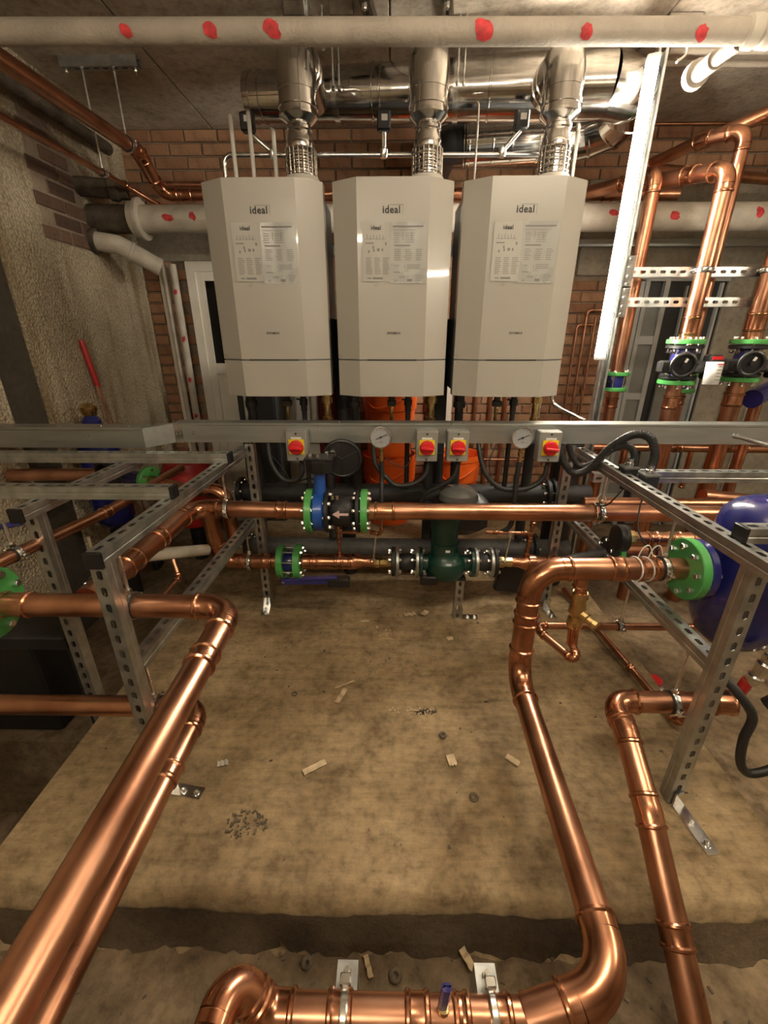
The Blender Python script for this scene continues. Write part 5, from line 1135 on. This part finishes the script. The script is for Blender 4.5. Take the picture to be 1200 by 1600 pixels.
tag(MB().cyl((-1.15, 1.48, .60), (-.93, 1.92, .42), .028, 20).build('grey_pipe', 'pipe_white'), 'pale plastic pipe sloping under the left frame', 'pipe')
t = thing('handwheel', (-1.42, 1.95, .83), 'black handwheel seen between the left cross rails', 'valve')
MB().torus((-1.36, 1.95, .80), (.4, 1, .2), .07, .012, 28, 8).build('rim', 'black_plastic', t); MB().lathe((-1.36, 1.96, .80), (.4, 1, .2), [(0, .065), (.012, .065)], 24).build('disc', 'black_plastic', t); MB().cyl((-1.38, 1.90, .79), (-1.36, 1.98, .80), .016, 12).build('hub', 'zinc', t)
pipe('copper_pipe', 'dull copper pipe left behind the cross rails at the wall', [(-1.84, 1.95, .80), (-1.42, 1.97, .80)], .03, m='copper_dull', mf='copper_dull')
tag(MB().box((-1.24, 1.24, .855), (.12, .014, .018), Matrix.Rotation(-.2, 3, 'Y'), .004).build('valve_lever', 'lever_blue'), 'dark blue valve lever at the left edge', 'lever')
# bolt cropper leaning on the left wall
t = thing('bolt_cropper', (-1.70, 2.72, -.15), 'long handled tool with red grip leaning on the rendered wall', 'tool')
a, b = V((-1.84, 2.70, 1.40)), V((-1.815, 2.715, 1.13))
MB().sweep([a, a.lerp(b, .1), b], [.014, .017, .016], 14).build('red_grip', 'red_paint', t)
for dx in (-.012, .012): MB().cyl(b + V((.0, dx, .01)), (-1.70, 2.76 + dx * 4, -.14), .0055, 10).build('handle_bar', 'copper_dull', t)
MB().box((-1.70, 2.73, -.12), (.04, .10, .06), None, .008).build('jaw', 'cast_black', t)
# ------------------------------------------------------------------ rubbish on the plinth
def chip(name, label, cat, x, y, L, w_, rot, m, z=0., h=.003, bend=.004):
    mb = MB(); k = 5; c, s_ = math.cos(rot), math.sin(rot); vs = []
    for lv in (0, h):
        for i in range(k + 1):
            u_ = (i / k - .5) * L; zz = z + .0005 + lv + bend * abs(math.sin(i * 1.7 + x * 9))
            for v_ in (-w_ / 2 * (1 - .25 * (i % 2)), w_ / 2): vs.append((x + u_ * c - v_ * s_, y + u_ * s_ + v_ * c, zz))
    K = 2 * (k + 1); fs = []
    for i in range(k):
        a = 2 * i; fs += [(a, a + 1, a + 3, a + 2), (K + a, K + a + 2, K + a + 3, K + a + 1), (a, a + 2, K + a + 2, K + a), (a + 1, K + a + 1, K + a + 3, a + 3)]
    fs += [(0, K, K + 1, 1), (2 * k, 2 * k + 1, K + 2 * k + 1, K + 2 * k)]
    return tag(mb.add(vs, fs).build(name, m), label, cat)
chip('wood_chip', 'pale flat wood strip in the middle of the plinth left of centre', 'wood chip', -.264, 1.06, .085, .024, .55, 'wood_pale')
chip('wood_chip', 'pale curled strip on the plinth below the pump', 'wood chip', -.205, 1.385, .085, .022, 1.2, 'wood_pale', bend=.01)
chip('wood_chip', 'thin pale sliver crossing the curled strip on the plinth', 'wood chip', -.195, 1.44, .09, .006, .5, 'wood_pale', z=.012)
chip('wood_chip', 'pale crumpled flake near the pump foot, left one', 'wood chip', .11, 1.965, .07, .028, .2, 'wood_pale', bend=.012)
chip('wood_chip', 'pale crumpled flake near the pump foot, right one', 'wood chip', .19, 1.975, .05, .03, .9, 'wood_pale', bend=.014)
chip('wood_chip', 'pale square scrap on the plinth below the pump foot', 'wood chip', .303, 1.77, .03, .026, .3, 'wood_pale')
chip('wood_chip', 'small pale scrap left of the pump foot in shadow', 'wood chip', -.136, 1.905, .045, .015, .1, 'wood_pale')
chip('wood_chip', 'small pale leaf shaped scrap by the right copper pipe', 'wood chip', .445, 1.10, .05, .025, -.7, 'wood_pale')
chip('wood_chip', 'pale card scrap in the middle right of the plinth', 'wood chip', .225, 1.095, .03, .045, .2, 'wood_pale')
chip('wood_chip', 'small shiny scrap beside the left copper pipes', 'wood chip', -.595, 1.067, .035, .022, .3, 'cable_white', bend=.01)
chip('wood_chip', 'pale torn sliver at the foot of the plinth edge', 'wood chip', -.053, .60, .05, .014, -1.2, 'wood_pale', z=-.15, bend=.01)
chip('wood_chip', 'pale pointed shard leaning at the plinth foot', 'wood chip', .215, .615, .05, .02, -1., 'wood_pale', z=-.15, bend=.02)
for i, (x, y, R, r, lab) in enumerate(((.281, .962, .011, .005, 'small dark rubber ring on the right of the plinth'), (.205, 1.20, .010, .005, 'small dark rubber ring in the middle right of the plinth'), (-.408, 1.396, .010, .003, 'small thin ring on the left of the plinth'), (.02, .585, .012, .006, 'dark plug on the floor in front of the plinth'), (-.218, .605, .010, .006, 'small dark plug on the floor left in front of the plinth'))):
    z = (0 if i < 3 else -.15) + r
    tag(MB().torus((x, y, z), (0, 0, 1), R, r, 18, 8).build('rubber_ring', 'debris_dark'), lab, 'ring')
rng = random.Random(5)
for cx, cy, sx, sy, n_, lab, mm in ((-.455, .868, .075, .04, 60, 'dark rough patch of broken chips at lower left of the plinth', 'debris_dark'), (.085, 1.315, .09, .022, 30, 'patch of pale chips in a shallow scar on the plinth', 'wood_pale'), (-.02, 1.83, .06, .05, 14, 'scatter of pale crumbs in the shadow band', 'wood_pale')):
    t = thing('debris_patch', (cx, cy, 0), lab, 'debris'); mb = MB()
    for k in range(n_):
        q = rng.uniform(0, 6.28); d = rng.random() ** .6; p = (cx + sx * d * math.cos(q), cy + sy * d * math.sin(q), .002)
        mb.box(p, (rng.uniform(.004, .016), rng.uniform(.002, .006), rng.uniform(.002, .005)), Matrix.Rotation(rng.uniform(0, 3), 3, 'Z'))
    c_ = mb.build('crumbs', mm, t); c_['kind'] = 'stuff'
    if mm == 'wood_pale' and n_ == 30:
        mb = MB()
        for k in range(26): mb.box((cx + .065 + rng.uniform(-.05, .05), cy + rng.uniform(-.012, .012), .0015), (rng.uniform(.008, .02), .005, .003), Matrix.Rotation(rng.uniform(0, 3), 3, 'Z'))
        c_ = mb.build('dark_crumbs', 'debris_dark', t); c_['kind'] = 'stuff'
mb = MB()
for k in range(70):
    x = rng.uniform(-1.1, 1.1); y = rng.uniform(.75, 2.0); s_ = rng.uniform(.002, .006)
    mb.box((x, y, s_ * .4), (s_ * rng.uniform(1, 2.5), s_, s_ * .8), Matrix.Rotation(rng.uniform(0, 3), 3, 'Z'))
for k in range(60):
    x = rng.uniform(-1.0, 1.2); y = rng.uniform(.45, .65); s_ = rng.uniform(.002, .008)
    mb.box((x, y, -.15 + s_ * .4), (s_ * rng.uniform(1, 2.5), s_, s_ * .8), Matrix.Rotation(rng.uniform(0, 3), 3, 'Z'))
gr = mb.build('floor_grit', 'debris_dark'); tag(gr, 'fine dark grit scattered over plinth and floor', 'grit', kind='stuff')
t = thing('plastic_disc', (1.236, 1.58, -.15), 'flat round red plastic disc on the floor right of the plinth', 'disc')
MB().lathe((1.30, 1.66, -.15), (0, 0, 1), [(0, .036), (.01, .036), (.014, .032)], 24).build('top', 'red_knob', t)
tag(MB().box((1.33, .87, -.13), (.10, .05, .04), Matrix.Rotation(.5, 3, 'Z'), .006).build('yellow_block', 'yellow_plate'), 'yellow block on the floor at the right edge', 'block')
